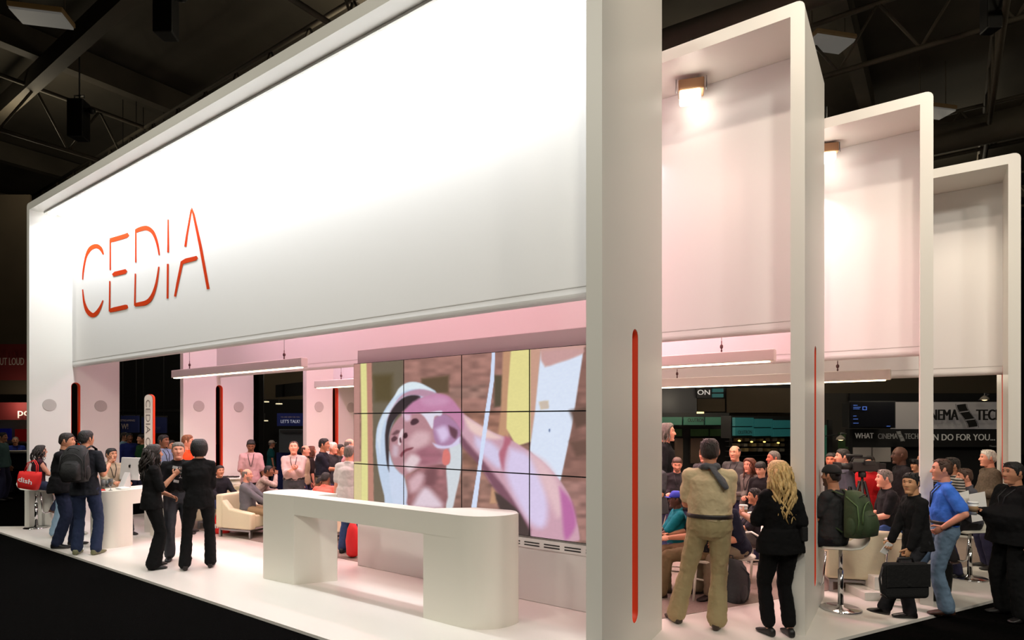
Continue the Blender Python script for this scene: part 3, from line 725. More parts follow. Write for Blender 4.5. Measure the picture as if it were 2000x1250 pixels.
def person(label, px, Z, ytop=None, face=0, H=None, b=1.0, z0=0.0, seat=None, skin='light', hair=('short', 'dark'),
           top=('tee', (.2, .2, .2)), pants=(.2, .2, .3), shoes=(.1, .08, .07), hd=(0, 0), lean=0, bend=0, hl=None, hr=None, fl=None, fr=None,
           female=False, beard=0, curl=(.5, .5), lanyard=None, badge=None, belt=None, glasses=False, vox=None, shorts=False, group=None, pole=None,
           neckhide=False, cuff=.075, pos=None, hips=0, tuck=False, grey=None, turn=0, cap=None, palm=None, plo=.97):
    """px, Z: column of the photo and distance that give the floor position; face: 0 towards the camera, 90 to the right, 180 away.
       hd: head (yaw to own left +, pitch up +) degrees. hl/hr: wrist targets (x right, y forward, z up in 1.75 m units).
       seat: seat height -> sitting"""
    base = pos if pos is not None else W(px, Z, z0)
    if ytop is not None:
        zt = 2+(HOR-ytop)/FPX*Z-z0
        if seat is None: H = zt
        else: H = (zt-seat)/.515*math.cos(math.radians(lean))**-.5
    s = H/1.75
    fa = math.radians(face); tc = CAM-base; tc.z = 0; tc.normalize(); rt_ = Vector((-tc.y, tc.x, 0)); D = tc*math.cos(fa)+rt_*math.sin(fa)
    yaw = math.atan2(-D.x, D.y)
    X, Y, U = Vector((1, 0, 0)), Vector((0, 1, 0)), Vector((0, 0, 1))
    V = lambda p: Vector(p)
    # ---- skeleton in 1.75 m units, then scaled by s
    if seat is None: pel = V((0, 0, .935))
    else: pel = V((0, 0, (seat)/s+.085))
    ln = math.radians(lean); T = (U*math.cos(ln)+Y*math.sin(ln)); Fd = (Y*math.cos(ln)-U*math.sin(ln))
    Xs = Matrix.Rotation(math.radians(turn), 3, 'Z')@X; Fs = Matrix.Rotation(math.radians(turn), 3, 'Z')@Fd
    waist = pel+T*.13; bn = math.radians(bend); T2 = (T*math.cos(bn)+Fd*math.sin(bn)).normalized(); F2 = (Fs*math.cos(bn)-T*math.sin(bn)).normalized()
    chest = waist+T2*.20; neckb = waist+T2*.39; sw = (.142 if female else .162)*(.7+.3*b)
    sh = {-1: waist+T2*.325-Xs*sw, 1: waist+T2*.325+Xs*sw}
    hy, hp = math.radians(hd[0]+turn), math.radians(hd[1])
    hc = neckb+T2*.06+F2*.012+(U*.7+T2*.3).normalized()*.094+F2*.020
    HM = Matrix.Translation(hc*s)@Matrix.Rotation(hy, 4, 'Z')@Matrix.Rotation(hp, 4, 'X')@Matrix.Scale(s*1.0, 4)
    hip = {-1: pel+V((-.09, 0, -.03)), 1: pel+V((.09, 0, -.03))}
    if fl is None: fl = (-.11, 0, .08) if seat is None else (-.13, .42, .08)
    if fr is None: fr = (.11, 0, .08) if seat is None else (.13, .42, .08)
    if hl is None: hl = (-.27, .04, .82) if seat is None else (-.16, .38, pel.z+.14)
    if hr is None: hr = (.27, .04, .82) if seat is None else (.16, .38, pel.z+.14)
    kn, an, el, wr = {}, {}, {}, {}
    for sd, f in ((-1, fl), (1, fr)):
        kn[sd], an[sd] = ik(hip[sd], f[:3], .43, .42, (sd*.12, 1, .3))
    for sd, h in ((-1, hl), (1, hr)):
        pl = (h[3:6] if len(h) > 3 else (sd*.16, -.6, -.8))
        el[sd], wr[sd] = ik(sh[sd], h[:3], .285, .255, pl)
    S = lambda p: Vector(p)*s
    if vox is None: vox = max(.008, Z*.0014) if Z else .012
    bw = b*(.94 if female else 1)
    # ---- body (one continuous mesh: trunk, limbs, neck; head and hands joined on)
    mb = MB()
    def trunk(mb, g, cut=False):
        c = lambda p, hw, hdp, ax=F2: (S(p), Xs*hw*s, ax*hdp*s)
        belly = .02*(b-1)*4
        rows = [c(pel-T*.10, (.10+g)*bw, .08+g, Fd), c(pel-T*.05, (.150+hips+g)*bw, (.108+g)*bw, Fd), c(pel+T*.02, (.166+hips+g)*bw, (.115+g)*bw, Fd), c(waist+Fs*belly, ((.132 if female else .148)+g)*bw, (.100+g)*bw+belly, Fs),
                c(waist+T2*.09+Fs*belly, ((.138 if female else .155)+g)*bw, (.105+g)*bw+belly, F2), c(chest, (.160+g)*(.6+.4*bw), (.112+g+(.018 if female else 0))*(.5+.5*bw)), c(chest+T2*.09, (.172+g)*(.7+.3*bw), (.105+g)*(.7+.3*bw)),
                c(waist+T2*.335, sw*.86+g*.5, .078+g*.6), c(waist+T2*.372, .088+g*.4, .062+g*.5), c(neckb+T2*.012, .058, .056)]
        if cut: rows = rows[2:]; rows[0] = c(waist-T*.075, (.150+g)*bw, (.105+g)*bw, Fd)
        loft_ell(mb, rows)
        for sd in (-1, 1): mb.cap(S(sh[sd]), (.053+g*.8)*s*(.7+.3*b), S(waist+T2*.345+Xs*sd*.06), (.050+g*.6)*s, 12)
    def leg(mb, g, sd, lo=1.0, flare=0):
        tb = .6+.4*b
        mb.cap(S(hip[sd]+V((0, 0, .02))), (.088+g)*s*tb, S(kn[sd]), (.056+g)*s*tb, 14)
        a = kn[sd]; q = kn[sd]+(an[sd]-kn[sd])*lo
        if lo > .5:
            m = a+(q-a)*.32; back = (an[sd]-kn[sd]).normalized().cross(X); m = m-back*(-.012)
            if flare: mb.cap(S(a), (.055+g)*s*tb, S(q), flare*s, 14)
            else:
                mb.cap(S(a), (.052+g)*s*tb, S(m), (.056+g)*s*tb, 12); mb.cap(S(m), (.056+g)*s*tb, S(q), (.036+g)*s, 12)
    def armc(mb, g, sd, lo=2.0, tb=None):
        tb = (.65+.35*b)
        e = el[sd]; a = sh[sd]; k = min(lo, 1)
        mb.cap(S(a), (.050+min(g, .016))*s*tb, S(a+(e-a)*k), (.040+g)*s*tb if lo >= 1 else (.047+g)*s*tb, 12)
        if lo > 1:
            q = e+(wr[sd]-e)*(lo-1); m = e+(q-e)*.3
            mb.cap(S(e), (.039+g)*s*tb, S(m), (.040+g)*s*tb, 12); mb.cap(S(m), (.040+g)*s*tb, S(q), (.027+g*.9)*s, 12)
    trunk(mb, -.008)
    for sd in (-1, 1):
        leg(mb, -.004, sd); armc(mb, 0, sd)
    mb.cap(S(neckb-T2*.03), .060*s*(.8+.2*b), S(hc-F2*.012-T2*.035), .056*s*(.85+.15*b), 14)
    body = remeshed(mb, 'person', [mat('skin_'+skin, SKIN[skin], .5, spec=.35)], vox, 2)
    hm = MB()
    hcol = HAIRC[hair[1]] if hair else (.2, .2, .2)
    head_mesh(hm, HM, 1.0+.05*(b-1)*3, 1, 2, 3, 4, beard)
    for sd, h, cu in ((-1, hl, curl[0]), (1, hr, curl[1])):
        d = (wr[sd]-el[sd]).normalized()
        pn = palm[0 if sd < 0 else 1] if palm else None
        if pn is None: pn = (-sd, .3, .2) if d.z < -.5 else (-sd*.5, .0, 1 if d.z > .3 else -.8)
        hm.m0 = 0
        hand_mesh(hm, S(wr[sd]), d, V(pn), s*(.9 if female else 1.0), cu, sd)
    me2 = hm.mesh('h', [body.data.materials[0], m_eye, mat('lip_'+skin, tuple(v*m for v, m in zip(SKIN[skin], (.88, .68, .68))), .5), mat('brow_'+(hair[1] if hair else 'dark'), tuple(v*.85 for v in hcol), .8),
                         mat('beard_%s_%s' % (hair[1] if hair else 'dark', skin), tuple(.45*v+.55*h for v, h in zip(SKIN[skin], hcol)), .9)])
    bm = bmesh.new(); bm.from_mesh(body.data); bm.from_mesh(me2)
    body.data.materials.clear(); bm.to_mesh(body.data); bm.free()
    for m in me2.materials: body.data.materials.append(m)
    bpy.data.meshes.remove(me2)
    body.location = base; body.rotation_euler = (0, 0, yaw)
    tag(body, label, 'person', group)
    if cap is None and hair and hair[0] not in ('none',):
        hmb = hair_mesh(HM, 1.0+.05*(b-1)*3, hair[0], random.random()*9)
        A = HM.to_3x3()
        if hair[0] == 'long' and len(hair) > 2:      # falling locks: (n, length, wave, thickness)
            n, L, wv, tk = hair[2]
            for k in range(n):
                t0 = -PI*.98+2*PI*.98*k/(n-1)
                if abs(t0) < .95: continue
                zt = .03+.05*random.random(); r0 = .080+.018*abs(math.cos(t0)) if abs(t0) > 1.5 else .074
                ph = random.random()*6; pts = []; rr = []; m = 9; LL = L*(.82+.25*random.random())*(1 if abs(t0) > 1.5 else .85)
                for j in range(m+1):
                    f = j/m; z = zt-LL*f; out = r0+.030*math.sin(min(f*2.2, 1)*PI/2)*(1+.3*wv)
                    if abs(t0) < 1.6: out = .078+.02*f
                    a = t0+wv*.16*math.sin(ph+f*9)
                    p = Vector((math.sin(a)*out*.95, math.cos(a)*out*1.12-.01*f, z))+Vector((wv*.014*math.sin(ph+f*11), wv*.012*math.cos(ph*2+f*10), 0))
                    pts.append(HM@p); rr.append(tk*s*(1.15-.75*f**2)*(.8+.4*random.random()))
                hmb.tube(pts, rr, 6, 0, .7)
        if hair[0] in ('short', 'recede', 'fringe') and vox < .012:
            for k in range(46):
                t0 = random.uniform(-PI, PI); z = random.uniform(.06, .112)
                if abs(t0) < 1 and z < .085: continue
                x, y = head_shape(np.array(t0), np.array(z), 1.0, .008); p = Vector((float(x), float(y), z+.006))
                hmb.cap(HM@p, .008*s, HM@(p+Vector((random.uniform(-.01, .01), .012, .006))), .004*s, 5)
        hm_ = mat('hair_'+hair[1], HAIRC[hair[1]], .55 if hair[1] != 'black' else .6, bump=.6, bscale=90, var=.35, vscale=55, stretch=(1, 1, .25))
        hmb.build('hair', hm_, body)
    if cap:
        cb = MB(); th = np.linspace(-PI, PI, 33)[:-1]; R = []
        for z, of in ((.030, .012), (.05, .014), (.075, .016), (.095, .017), (.108, .018), (.1165, .018)):
            x, y = head_shape(th, np.full(32, z), 1.0, of); R.append([HM@Vector((float(p), float(q), z+(.012 if z > .1 else .006))) for p, q in zip(x, y)])
        cb.loft(R)
        sg = -1 if cap[1] == 'back' else 1
        V0 = [HM@Vector((.070*math.sin(t), sg*(.085+.075*math.cos(t)), .040-.012*abs(math.sin(t))+dz)) for dz in (0, .006) for t in np.linspace(-PI/2, PI/2, 11)]
        cb.add(V0, [tuple(range(11)), tuple(range(11, 22))[::-1]]+[(k, k+1, 12+k, 11+k) for k in range(10)]+[(0, 11, 21, 10)], 0, True)
        cb.build('cap', mat('cap_%02x%02x%02x' % tuple(int(v*255) for v in cap[0]), cap[0], .8, bump=.2, bscale=200), body)
        hb = hair_mesh(HM, 1.0, 'buzz', 1.3); hb.build('hair', mat('hair_'+hair[1], HAIRC[hair[1]], .6), body)
    # ---- clothes
    kind, tcol = top[0], top[1]; nm = '_%02x%02x%02x' % tuple(int(v*255) for v in tcol)
    tm = top[2] if len(top) > 2 else mat('cloth'+nm, tcol, .9, bump=.25, bscale=22, spec=.2)
    mb = MB(); trunk(mb, .012 if kind not in ('jacket', 'suit') else .016, tuck)
    g = .014 if kind not in ('jacket', 'suit') else .017
    hemr = .036
    if not tuck and seat is None:
        loft_ell(mb, [(S(pel-T*.10), Xs*(.165+hips+hemr)*bw*s, Fd*(.118+hemr)*bw*s), (S(pel+T*.02), Xs*(.163+hips+hemr*.8)*bw*s, Fd*(.112+hemr*.8)*bw*s), (S(waist), Xs*(.145+hemr*.7)*bw*s, Fd*(.10+hemr*.7)*bw*s)])
    lo = {'tee': .72, 'polo': .74, 'tank': 0, 'shirt': 1.93, 'jacket': 1.95, 'suit': 1.95, 'sweater': 1.95, 'rolled': 1.25, 'elbow': .95}[kind]
    for sd in (-1, 1):
        if lo: armc(mb, g+(.006 if lo < 1 else .004), sd, lo)
    if kind in ('shirt', 'polo', 'suit', 'jacket', 'sweater', 'rolled', 'elbow'):
        pts = [S(neckb+T2*.012+Xs*.068*math.sin(t)+F2*(.062*math.cos(t)+.004)+T2*(-.012*math.cos(t))) for t in np.linspace(.25, 2*PI-.25, 15)]
        for p, q in zip(pts, pts[1:]): mb.cap(p, .014*s, q, .014*s, 8)
    o = remeshed(mb, 'shirt' if kind not in ('jacket', 'suit') else 'jacket', tm, vox, 3, .020*s, .10); o.parent = body
    pm = pants if not isinstance(pants, tuple) else mat('trousers_%02x%02x%02x' % tuple(int(v*255) for v in pants), pants, .9, bump=.3, bscale=16, spec=.2, stretch=(1, 1, .5))
    mb = MB()
    c = lambda p, hw, hdp: (S(p), X*hw*s, Fd*hdp*s)
    loft_ell(mb, [c(pel-T*.09, (.135+hips)*bw, .105*bw), c(pel-T*.03, (.170+hips)*bw, .120*bw), c(pel+T*.05, (.166+hips*.8)*bw, .118*bw)]+([c(waist-T*.015, .160*bw, .117*bw)] if tuck else [c(pel+T*.07, .14*bw, .10*bw)]))
    if not (female): 
        pass
    if seat is None: mb.ell(S(pel-T*.03-Y*.055), X*.135*bw*s, Y*.075*s, U*.10*s)
    for sd in (-1, 1): leg(mb, .012, sd, plo if not shorts else .12, cuff if not shorts else 0)
    o = remeshed(mb, 'trousers' if not shorts else 'shorts', pm, vox, 3, .017*s, .09); o.parent = body
    if belt or tuck:
        mb = MB(); R = []
        for dz, rr in ((-.018, 0), (-.018, .006), (.018, .006), (.018, 0)):
            R.append([S(waist-T*.035+T*dz+X*math.cos(t)*(.158*bw+.006+rr)+Fd*math.sin(t)*(.115*bw+.006+rr)) for t in np.linspace(0, 2*PI, 28, endpoint=False)])
        mb.loft(R, caps=False); mb.build('belt', mat('belt_leather', (.09, .07, .06), .5), body)
    sm = mat('shoe_%02x%02x%02x' % tuple(int(v*255) for v in shoes), shoes, .45)
    for sd, f in ((-1, fl), (1, fr)):
        mb = MB(); a = an[sd]; pd = math.radians(f[3]) if len(f) > 3 else 0; yw = math.radians(f[4]) if len(f) > 4 else -sd*math.radians(10)
        fd = V((-math.sin(yw)*math.cos(pd), math.cos(yw)*math.cos(pd), -math.sin(pd))); rt = V((math.cos(yw), math.sin(yw), 0)); up = rt.cross(fd)
        hL = .9 if female else 1.0
        R = []
        for u, hw, top_, lift in ((-.075, .020, .045, .012), (-.068, .032, .078, .004), (-.03, .036, .092, 0), (.02, .037, .080, 0), (.07, .043, .062, 0), (.12, .047, .048, .002), (.165, .040, .036, .006), (.19, .022, .026, .012)):
            ring = []
            for k in range(14):
                t = 2*PI*k/14; cs, sn = math.cos(t), math.sin(t)
                h = top_ if sn > 0 else 0
                ring.append(S(a+fd*u*hL+rt*hw*hL*(abs(cs)**.7*(1 if cs > 0 else -1))+up*(-.08+lift+((top_-lift)*.5)*(1+(abs(sn)**.7*(1 if sn > 0 else -1))))))
            R.append(ring)
        mb.loft(R); mb.build('shoe', sm, body)
    if lanyard or badge:
        lm = mat('lanyard_dark', (.12, .12, .13), .7); cz = chest-T2*.02
        fr_ = lambda x, dz, ex=0: S(chest+T2*dz+Xs*x+F2*((.112+.016)*(.5+.5*bw)+.006+ex+(.012 if female else 0)))
        mb = MB(); 
        for sd in (-1, 1): mb.tube([S(neckb+Xs*sd*.062+F2*.01+T2*.01), S(neckb+Xs*sd*.055+F2*.072-T2*.035), fr_(sd*.045, .08, -.012), fr_(sd*.008, -.08)], .006*s, 5)
        mb.build('lanyard', lm, body)
        if badge:
            mb = MB(); p = fr_(0, -.15); mb.obox(p, X*.037*s, F2*.002, T2*.052*s); bo = mb.build('badge', m_paper, body)
            MB().obox(p+F2*.0025-T2*.038*s, X*.037*s, F2*.001, T2*.014*s).build('badge_stripe', mat('badge_red', (.75, .2, .15), .5), bo)
    if glasses:
        mb = MB()
        for sd in (-1, 1):
            c0 = Vector((sd*.032, .094, .010)); mb.tube([HM@(c0+Vector((.021*math.cos(t), -abs(math.cos(t))*.004, .016*math.sin(t)))) for t in np.linspace(0, 2*PI, 13)], .0016*s, 5)
            mb.tube([HM@Vector((sd*.052, .088, .014)), HM@Vector((sd*.078, .04, .012)), HM@Vector((sd*.082, -.01, .008))], .0018*s, 5)
        mb.tube([HM@Vector((-.012, .100, .012)), HM@Vector((.012, .100, .012))], .0016*s, 5)
        mb.build('glasses', m_black, body)
    Mw = Matrix.Translation(base)@Matrix.Rotation(yaw, 4, 'Z')
    body['_h'] = 0; del body['_h']
    info = dict(o=body, M=Mw, s=s, wr={k: Mw@S(v) for k, v in wr.items()}, pel=Mw@S(pel), chest=Mw@S(chest), neck=Mw@S(neckb), T=T2, F=F2, yaw=yaw, sh=sh, S=S, X=Xs, hc=Mw@S(hc), R3=Matrix.Rotation(yaw, 3, 'Z'), an={k: Mw@S(v) for k, v in an.items()})
    return info
# ------------------------------------------------------------------ background stands
def base_at(root, loc):
    root.location = loc; bpy.context.view_layer.update()
    for ch in root.children: ch.matrix_parent_inverse = Matrix.Translation(-Vector(loc))
def vbox(px0, px1, y0, y1, Z0, Z1=None, th=.08, mi=0, mb=None):
    """upright board between two columns of the photo at distances Z0, Z1; y0/y1: top and bottom rows at px0"""
    Z1 = Z0 if Z1 is None else Z1; a, b = W(px0, Z0), W(px1, Z1)
    zt = 2+(HOR-y0)/FPX*Z0; zb = 2+(HOR-y1)/FPX*Z0; d = b-a; t = d.normalized(); n = Vector((t.y, -t.x, 0))
    mb = mb or MB(); c = (a+b)/2-n*th/2; c.z = (zt+zb)/2
    return mb.obox(c, d/2, n*th/2, (0, 0, (zt-zb)/2), mi)
def back(name, label, cat, items, base, txt=(), extra=None):
    """items: (part name, px0, px1, y0, y1, Z0, Z1, material)"""
    t = thing(name, label, cat)
    for it in items:
        nm, a, b, c, d, Z0, Z1, m = it[:8]; vbox(a, b, c, d, Z0, Z1, it[8] if len(it) > 8 else .08).build(nm, m, t)
    for s_, px, py, Z0, wpx, hpx, m, Zs, *bb in txt:      # text: left column, baseline row
        o = W(px, Z0); o.z = 2+(HOR-py)/FPX*Z0; e = W(px+wpx, Zs or Z0); X = e-W(px, Z0)
        text(s_, 'lettering', o, X, hpx/FPX*Z0, m, t, width=X.length, depth=.02, bold=(.045 if hpx > 6 else 0) if not bb else bb[0])
    if extra:
        for px, z0 in extra: q = W(px, base[1], z0); MB().tube([q, (q.x, q.y, 12.6)], .012, 5).build('cable', m_gre, t)
    base_at(t, W(base[0], base[1])); return t
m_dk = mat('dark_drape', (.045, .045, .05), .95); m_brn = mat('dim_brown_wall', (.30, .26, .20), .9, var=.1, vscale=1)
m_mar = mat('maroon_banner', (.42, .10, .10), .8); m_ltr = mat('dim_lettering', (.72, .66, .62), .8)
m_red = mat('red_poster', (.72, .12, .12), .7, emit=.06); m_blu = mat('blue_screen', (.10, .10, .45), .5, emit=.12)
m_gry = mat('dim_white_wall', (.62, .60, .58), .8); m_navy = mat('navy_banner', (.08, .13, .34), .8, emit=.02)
m_gre = mat('dark_metal', (.13, .13, .13), .6)
Z = 18
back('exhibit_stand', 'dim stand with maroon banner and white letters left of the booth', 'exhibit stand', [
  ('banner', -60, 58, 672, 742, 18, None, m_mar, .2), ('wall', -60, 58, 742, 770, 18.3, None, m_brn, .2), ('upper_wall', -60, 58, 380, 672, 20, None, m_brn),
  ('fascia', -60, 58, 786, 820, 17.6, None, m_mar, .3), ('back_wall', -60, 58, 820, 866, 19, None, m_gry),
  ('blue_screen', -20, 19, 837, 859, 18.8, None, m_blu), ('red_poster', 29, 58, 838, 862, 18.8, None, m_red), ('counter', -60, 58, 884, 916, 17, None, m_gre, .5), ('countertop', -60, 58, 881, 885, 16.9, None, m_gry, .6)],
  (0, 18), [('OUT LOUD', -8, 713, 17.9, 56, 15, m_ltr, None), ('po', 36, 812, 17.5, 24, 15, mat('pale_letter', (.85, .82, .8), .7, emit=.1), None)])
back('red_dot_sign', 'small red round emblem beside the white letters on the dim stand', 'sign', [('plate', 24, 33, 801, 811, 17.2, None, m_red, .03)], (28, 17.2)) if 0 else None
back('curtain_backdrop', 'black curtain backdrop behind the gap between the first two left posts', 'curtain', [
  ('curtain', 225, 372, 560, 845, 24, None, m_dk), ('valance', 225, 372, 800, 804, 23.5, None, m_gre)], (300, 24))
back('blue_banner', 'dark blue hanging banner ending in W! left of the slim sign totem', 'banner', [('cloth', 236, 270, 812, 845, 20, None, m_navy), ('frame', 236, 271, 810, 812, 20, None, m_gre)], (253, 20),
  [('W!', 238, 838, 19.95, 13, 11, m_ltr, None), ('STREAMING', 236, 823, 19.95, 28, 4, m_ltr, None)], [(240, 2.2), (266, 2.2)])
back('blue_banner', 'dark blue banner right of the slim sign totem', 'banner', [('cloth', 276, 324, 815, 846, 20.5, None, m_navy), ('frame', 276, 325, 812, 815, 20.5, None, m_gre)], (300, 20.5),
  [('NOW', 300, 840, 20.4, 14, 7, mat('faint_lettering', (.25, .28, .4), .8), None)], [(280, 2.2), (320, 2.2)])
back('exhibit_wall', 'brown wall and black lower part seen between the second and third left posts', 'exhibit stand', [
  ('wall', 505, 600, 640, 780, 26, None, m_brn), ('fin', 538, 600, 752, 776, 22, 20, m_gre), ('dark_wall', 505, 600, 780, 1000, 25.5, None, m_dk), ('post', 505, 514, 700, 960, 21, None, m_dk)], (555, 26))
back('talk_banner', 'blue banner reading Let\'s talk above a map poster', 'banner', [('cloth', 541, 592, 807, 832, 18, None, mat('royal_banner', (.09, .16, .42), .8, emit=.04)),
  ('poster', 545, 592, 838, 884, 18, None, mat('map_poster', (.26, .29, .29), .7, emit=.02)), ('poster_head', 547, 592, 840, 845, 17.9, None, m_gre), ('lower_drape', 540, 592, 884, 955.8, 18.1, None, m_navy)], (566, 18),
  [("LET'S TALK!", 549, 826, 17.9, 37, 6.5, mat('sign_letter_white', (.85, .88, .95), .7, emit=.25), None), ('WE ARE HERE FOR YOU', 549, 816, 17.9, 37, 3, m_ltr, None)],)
for px, py, lab in ((519, 785, 'small round lamp on the dark wall, left one of the pair'), (545, 789, 'small round lamp on the dark wall, right one of the pair'), (517, 822, 'small dim lamp low beside the blue banner')):
    p = W(px, 24, 2+(HOR-py)/FPX*24); t = thing('downlight', lab, 'lamp', p, YAW, 'downlights on the dark wall')
    MB().lathe((0, 0, 0), [(.001, -.02), (.12, -.02), (.13, 0), (.12, .03), (.001, .03)], 16).build('lamp', mat('dim_lamp', (.9, .85, .7), .5, emit=.8), t)
    MB().tube([(0, 0, .03), (0, 0, .3)], .01, 5).build('stem', m_gre, t)
# centre: teal header stand
m_teal = mat('teal_lightbox', (.16, .32, .25), .5, emit=.22, ecol=(.20, .42, .33)); m_teal2 = mat('blue_green_lightbox', (.12, .33, .33), .5, emit=.22, ecol=(.15, .44, .44))
m_blk = mat('black_frame', (.05, .05, .05), .6); m_tl = mat('black_letter', (.03, .04, .04), .7); m_navyk = mat('navy_black_screen', (.07, .08, .11), .4)
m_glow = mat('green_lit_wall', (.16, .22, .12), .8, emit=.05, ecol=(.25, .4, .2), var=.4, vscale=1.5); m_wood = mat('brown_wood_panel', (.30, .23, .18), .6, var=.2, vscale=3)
it = [('header_frame', 1285, 1424, 806, 833, 16.1, None, m_blk, .3)]
it += [('lightbox', a, b, 814.6, 830, 15.9, None, m_teal) for a, b in ((1286, 1332), (1335.5, 1374.5), (1378, 1418))]
it += [('back_wall', 1285, 1424, 832, 985, 17, None, m_blk)]
it += [('green_wall', a, b, 838, 852, 16.8, None, m_glow) for a, b in ((1290, 1332), (1350, 1384), (1388, 1420))]
it += [('wood_panel', 1349, 1392, 856, 905, 16.7, None, m_wood), ('wood_panel', 1318, 1334, 856, 905, 16.7, None, m_wood)]
it += [('upper_wall', 1420, 1545, 758, 806, 17.5, None, m_brn), ('upper_wall', 1362, 1416, 779, 804, 17.5, None, m_brn), ('upper_frame', 1285, 1546, 735, 808, 17.8, None, m_blk),
       ('screen', 1285, 1361, 758, 806, 16.5, None, m_navyk), ('sign_block', 1361, 1388, 758, 777, 16.4, None, m_blk), ('panel', 1392, 1413, 759, 766, 16.4, None, m_teal2), ('panel', 1392, 1413, 769, 776, 16.4, None, m_teal2)]
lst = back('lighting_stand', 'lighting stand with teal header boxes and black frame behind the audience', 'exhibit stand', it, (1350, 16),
  [('OLUTRON', 1343, 824, 15.8, 32, 7.5, m_tl, None), ('ON', 1362, 771, 16.3, 24, 10, mat('white_letter', (.85, .85, .85), .6, emit=.35), None)],)
o = W(1341, 15.8); o.z = 2+(HOR-820)/FPX*15.8
def ring(c, r, w_, m, name, parent, X=RGT):
    mb = MB(); N = -FWD; mb.tube([Vector(c)+X*r*math.cos(a)+Vector((0, 0, r*math.sin(a)))+N*.02 for a in np.linspace(0, 2*PI, 17)], w_, 5)
    o2 = mb.build(name, m); return o2
it = [('header_frame', 1428, 1560, 812, 856, 15.0, 16.6, m_blk, .3)]
for k, (a, b) in enumerate(((1436, 1472), (1474.5, 1509), (1511.5, 1545))):
    za, zb = 14.8+k*.45, 14.8+(k+1)*.45
    it += [('lightbox', a, b, 815.5+k*2.6, 832.5+k*1.9, za, zb, m_teal2), ('lightbox', a, b, 834.5+k*1.9, 851+k*1.0, za, zb, m_teal2)]
it += [('shelf_back', 1430, 1560, 853, 990, 15.6, 17, m_blk)]
for r in range(4): it.append(('shelf', 1436, 1545, 862+r*10, 863+r*10, 15.3, 16.6, m_gre, .3))
st = back('lighting_stand', 'taller lighting stand corner with blue-green boxes over dark shelves', 'exhibit stand', it, (1490, 15.5),
  [('LUTRON', 1441, 847.5, 14.7, 25, 7, m_tl, 15.05), ('TRADE UP', 1482, 848, 15.1, 20, 3.5, m_tl, 15.4)] if 0 else [('OLUTRON', 1440, 847.5, 14.7, 27, 7, m_tl, 15.05)])
m_box = [mat('dim_carton_%d' % k, c, .8) for k, c in enumerate(((.42, .36, .22), (.30, .26, .18), (.36, .34, .30)))]
random.seed(11); n = 0
for r in range(3):
    for k in range(7):
        px = 1441+k*14+random.uniform(-2, 2); f = (px-1436)/110; Zk = 15.1+f*1.3; hh = random.uniform(5, 7)
        o = vbox(px, px+random.uniform(6, 9), 862+r*10-hh, 862+r*10, Zk, Zk+.05, .15).build('product_box', m_box[(k+r) % 3])
        tag(o, 'small dim product box on the dark shelves of the lighting stand', 'box', 'product boxes on the dark shelves')
for k in range(4):
    px, py = ((1444, 861), (1468, 863), (1493, 863), (1520, 865))[k]; Zk = 14.9+.3*k; p = W(px, Zk, 2+(HOR-py)/FPX*Zk)
    tag(MB().ell(p, (.035, 0, 0), (0, .035, 0), (0, 0, .02), 8, 5).build('shelf_lamp', mat('warm_shelf_lamp', (1, .9, .5), .5, emit=2.2, ecol=(1, .85, .45))), 'tiny warm lamp glowing under the header of the dark shelves', 'lamp', 'tiny lamps over the product shelves')
p = W(1368, 15.6, 2+(HOR-806)/FPX*15.6); o = MB().obox(p, RGT*.08, (0, .04, 0), (0, 0, .022)).build('spotlight', mat('warm_shelf_lamp2', (1, .9, .6), .5, emit=1.2, ecol=(1, .9, .65)), lst); o.matrix_parent_inverse = Matrix.Translation(-lst.location)
# right: stand with the two-tone header
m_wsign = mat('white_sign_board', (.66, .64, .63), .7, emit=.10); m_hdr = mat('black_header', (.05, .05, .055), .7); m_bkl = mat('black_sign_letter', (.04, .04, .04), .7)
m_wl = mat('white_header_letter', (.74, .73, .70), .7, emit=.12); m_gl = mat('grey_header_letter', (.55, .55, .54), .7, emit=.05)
it = [('sign_board', 1749, 1975, 785, 838, 15, None, m_wsign, .2), ('header', 1660, 1975, 838, 873, 14.9, None, m_hdr, .2), ('upper_wall', 1606, 1990, 700, 768, 18, None, m_brn),
      ('upper_beam', 1660, 1990, 768, 784, 17, None, m_hdr), ('back_wall', 1606, 1990, 768, 980, 17.2, None, mat('dim_grey_wall', (.2, .19, .17), .9)), ('lower_wall', 1664, 1975, 873, 975, 15.1, None, m_hdr)]
it += [('poster', 1666, 1702, 874, 902, 14.8, None, m_gry), ('poster', 1705, 1740, 874, 902, 14.8, None, m_gry), ('green_panel', 1611, 1618, 830, 900, 16, None, m_teal), ('green_panel', 1640, 1662, 845, 880, 16.4, None, m_glow), ('post', 1618, 1626, 820, 960, 15.5, None, m_blk), ('post', 1660, 1665, 838, 960, 14.8, None, m_blk)]
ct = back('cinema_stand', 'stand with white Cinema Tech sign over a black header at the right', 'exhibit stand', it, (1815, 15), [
  ('CINEMA', 1795, 820.5, 14.75, 75, 22, m_bkl, None, .10), ('TECH', 1906, 820.5, 14.75, 50, 22, m_bkl, None, .10), ('Never Regret Buying the Best', 1800, 831, 14.75, 90, 5, m_gl, None),
  ('WHAT', 1669, 856, 14.65, 36, 11, m_wl, None), ('CINEMA', 1714, 857, 14.65, 38, 11, m_gl, None), ('TECH', 1766, 857, 14.65, 26, 11, m_gl, None), ('CAN DO FOR YOU...', 1800, 860, 14.65, 142, 13, m_wl, None),
  ('Theatrical Seating', 1931, 873, 14.65, 40, 3.5, m_gl, None)])
_sp = None
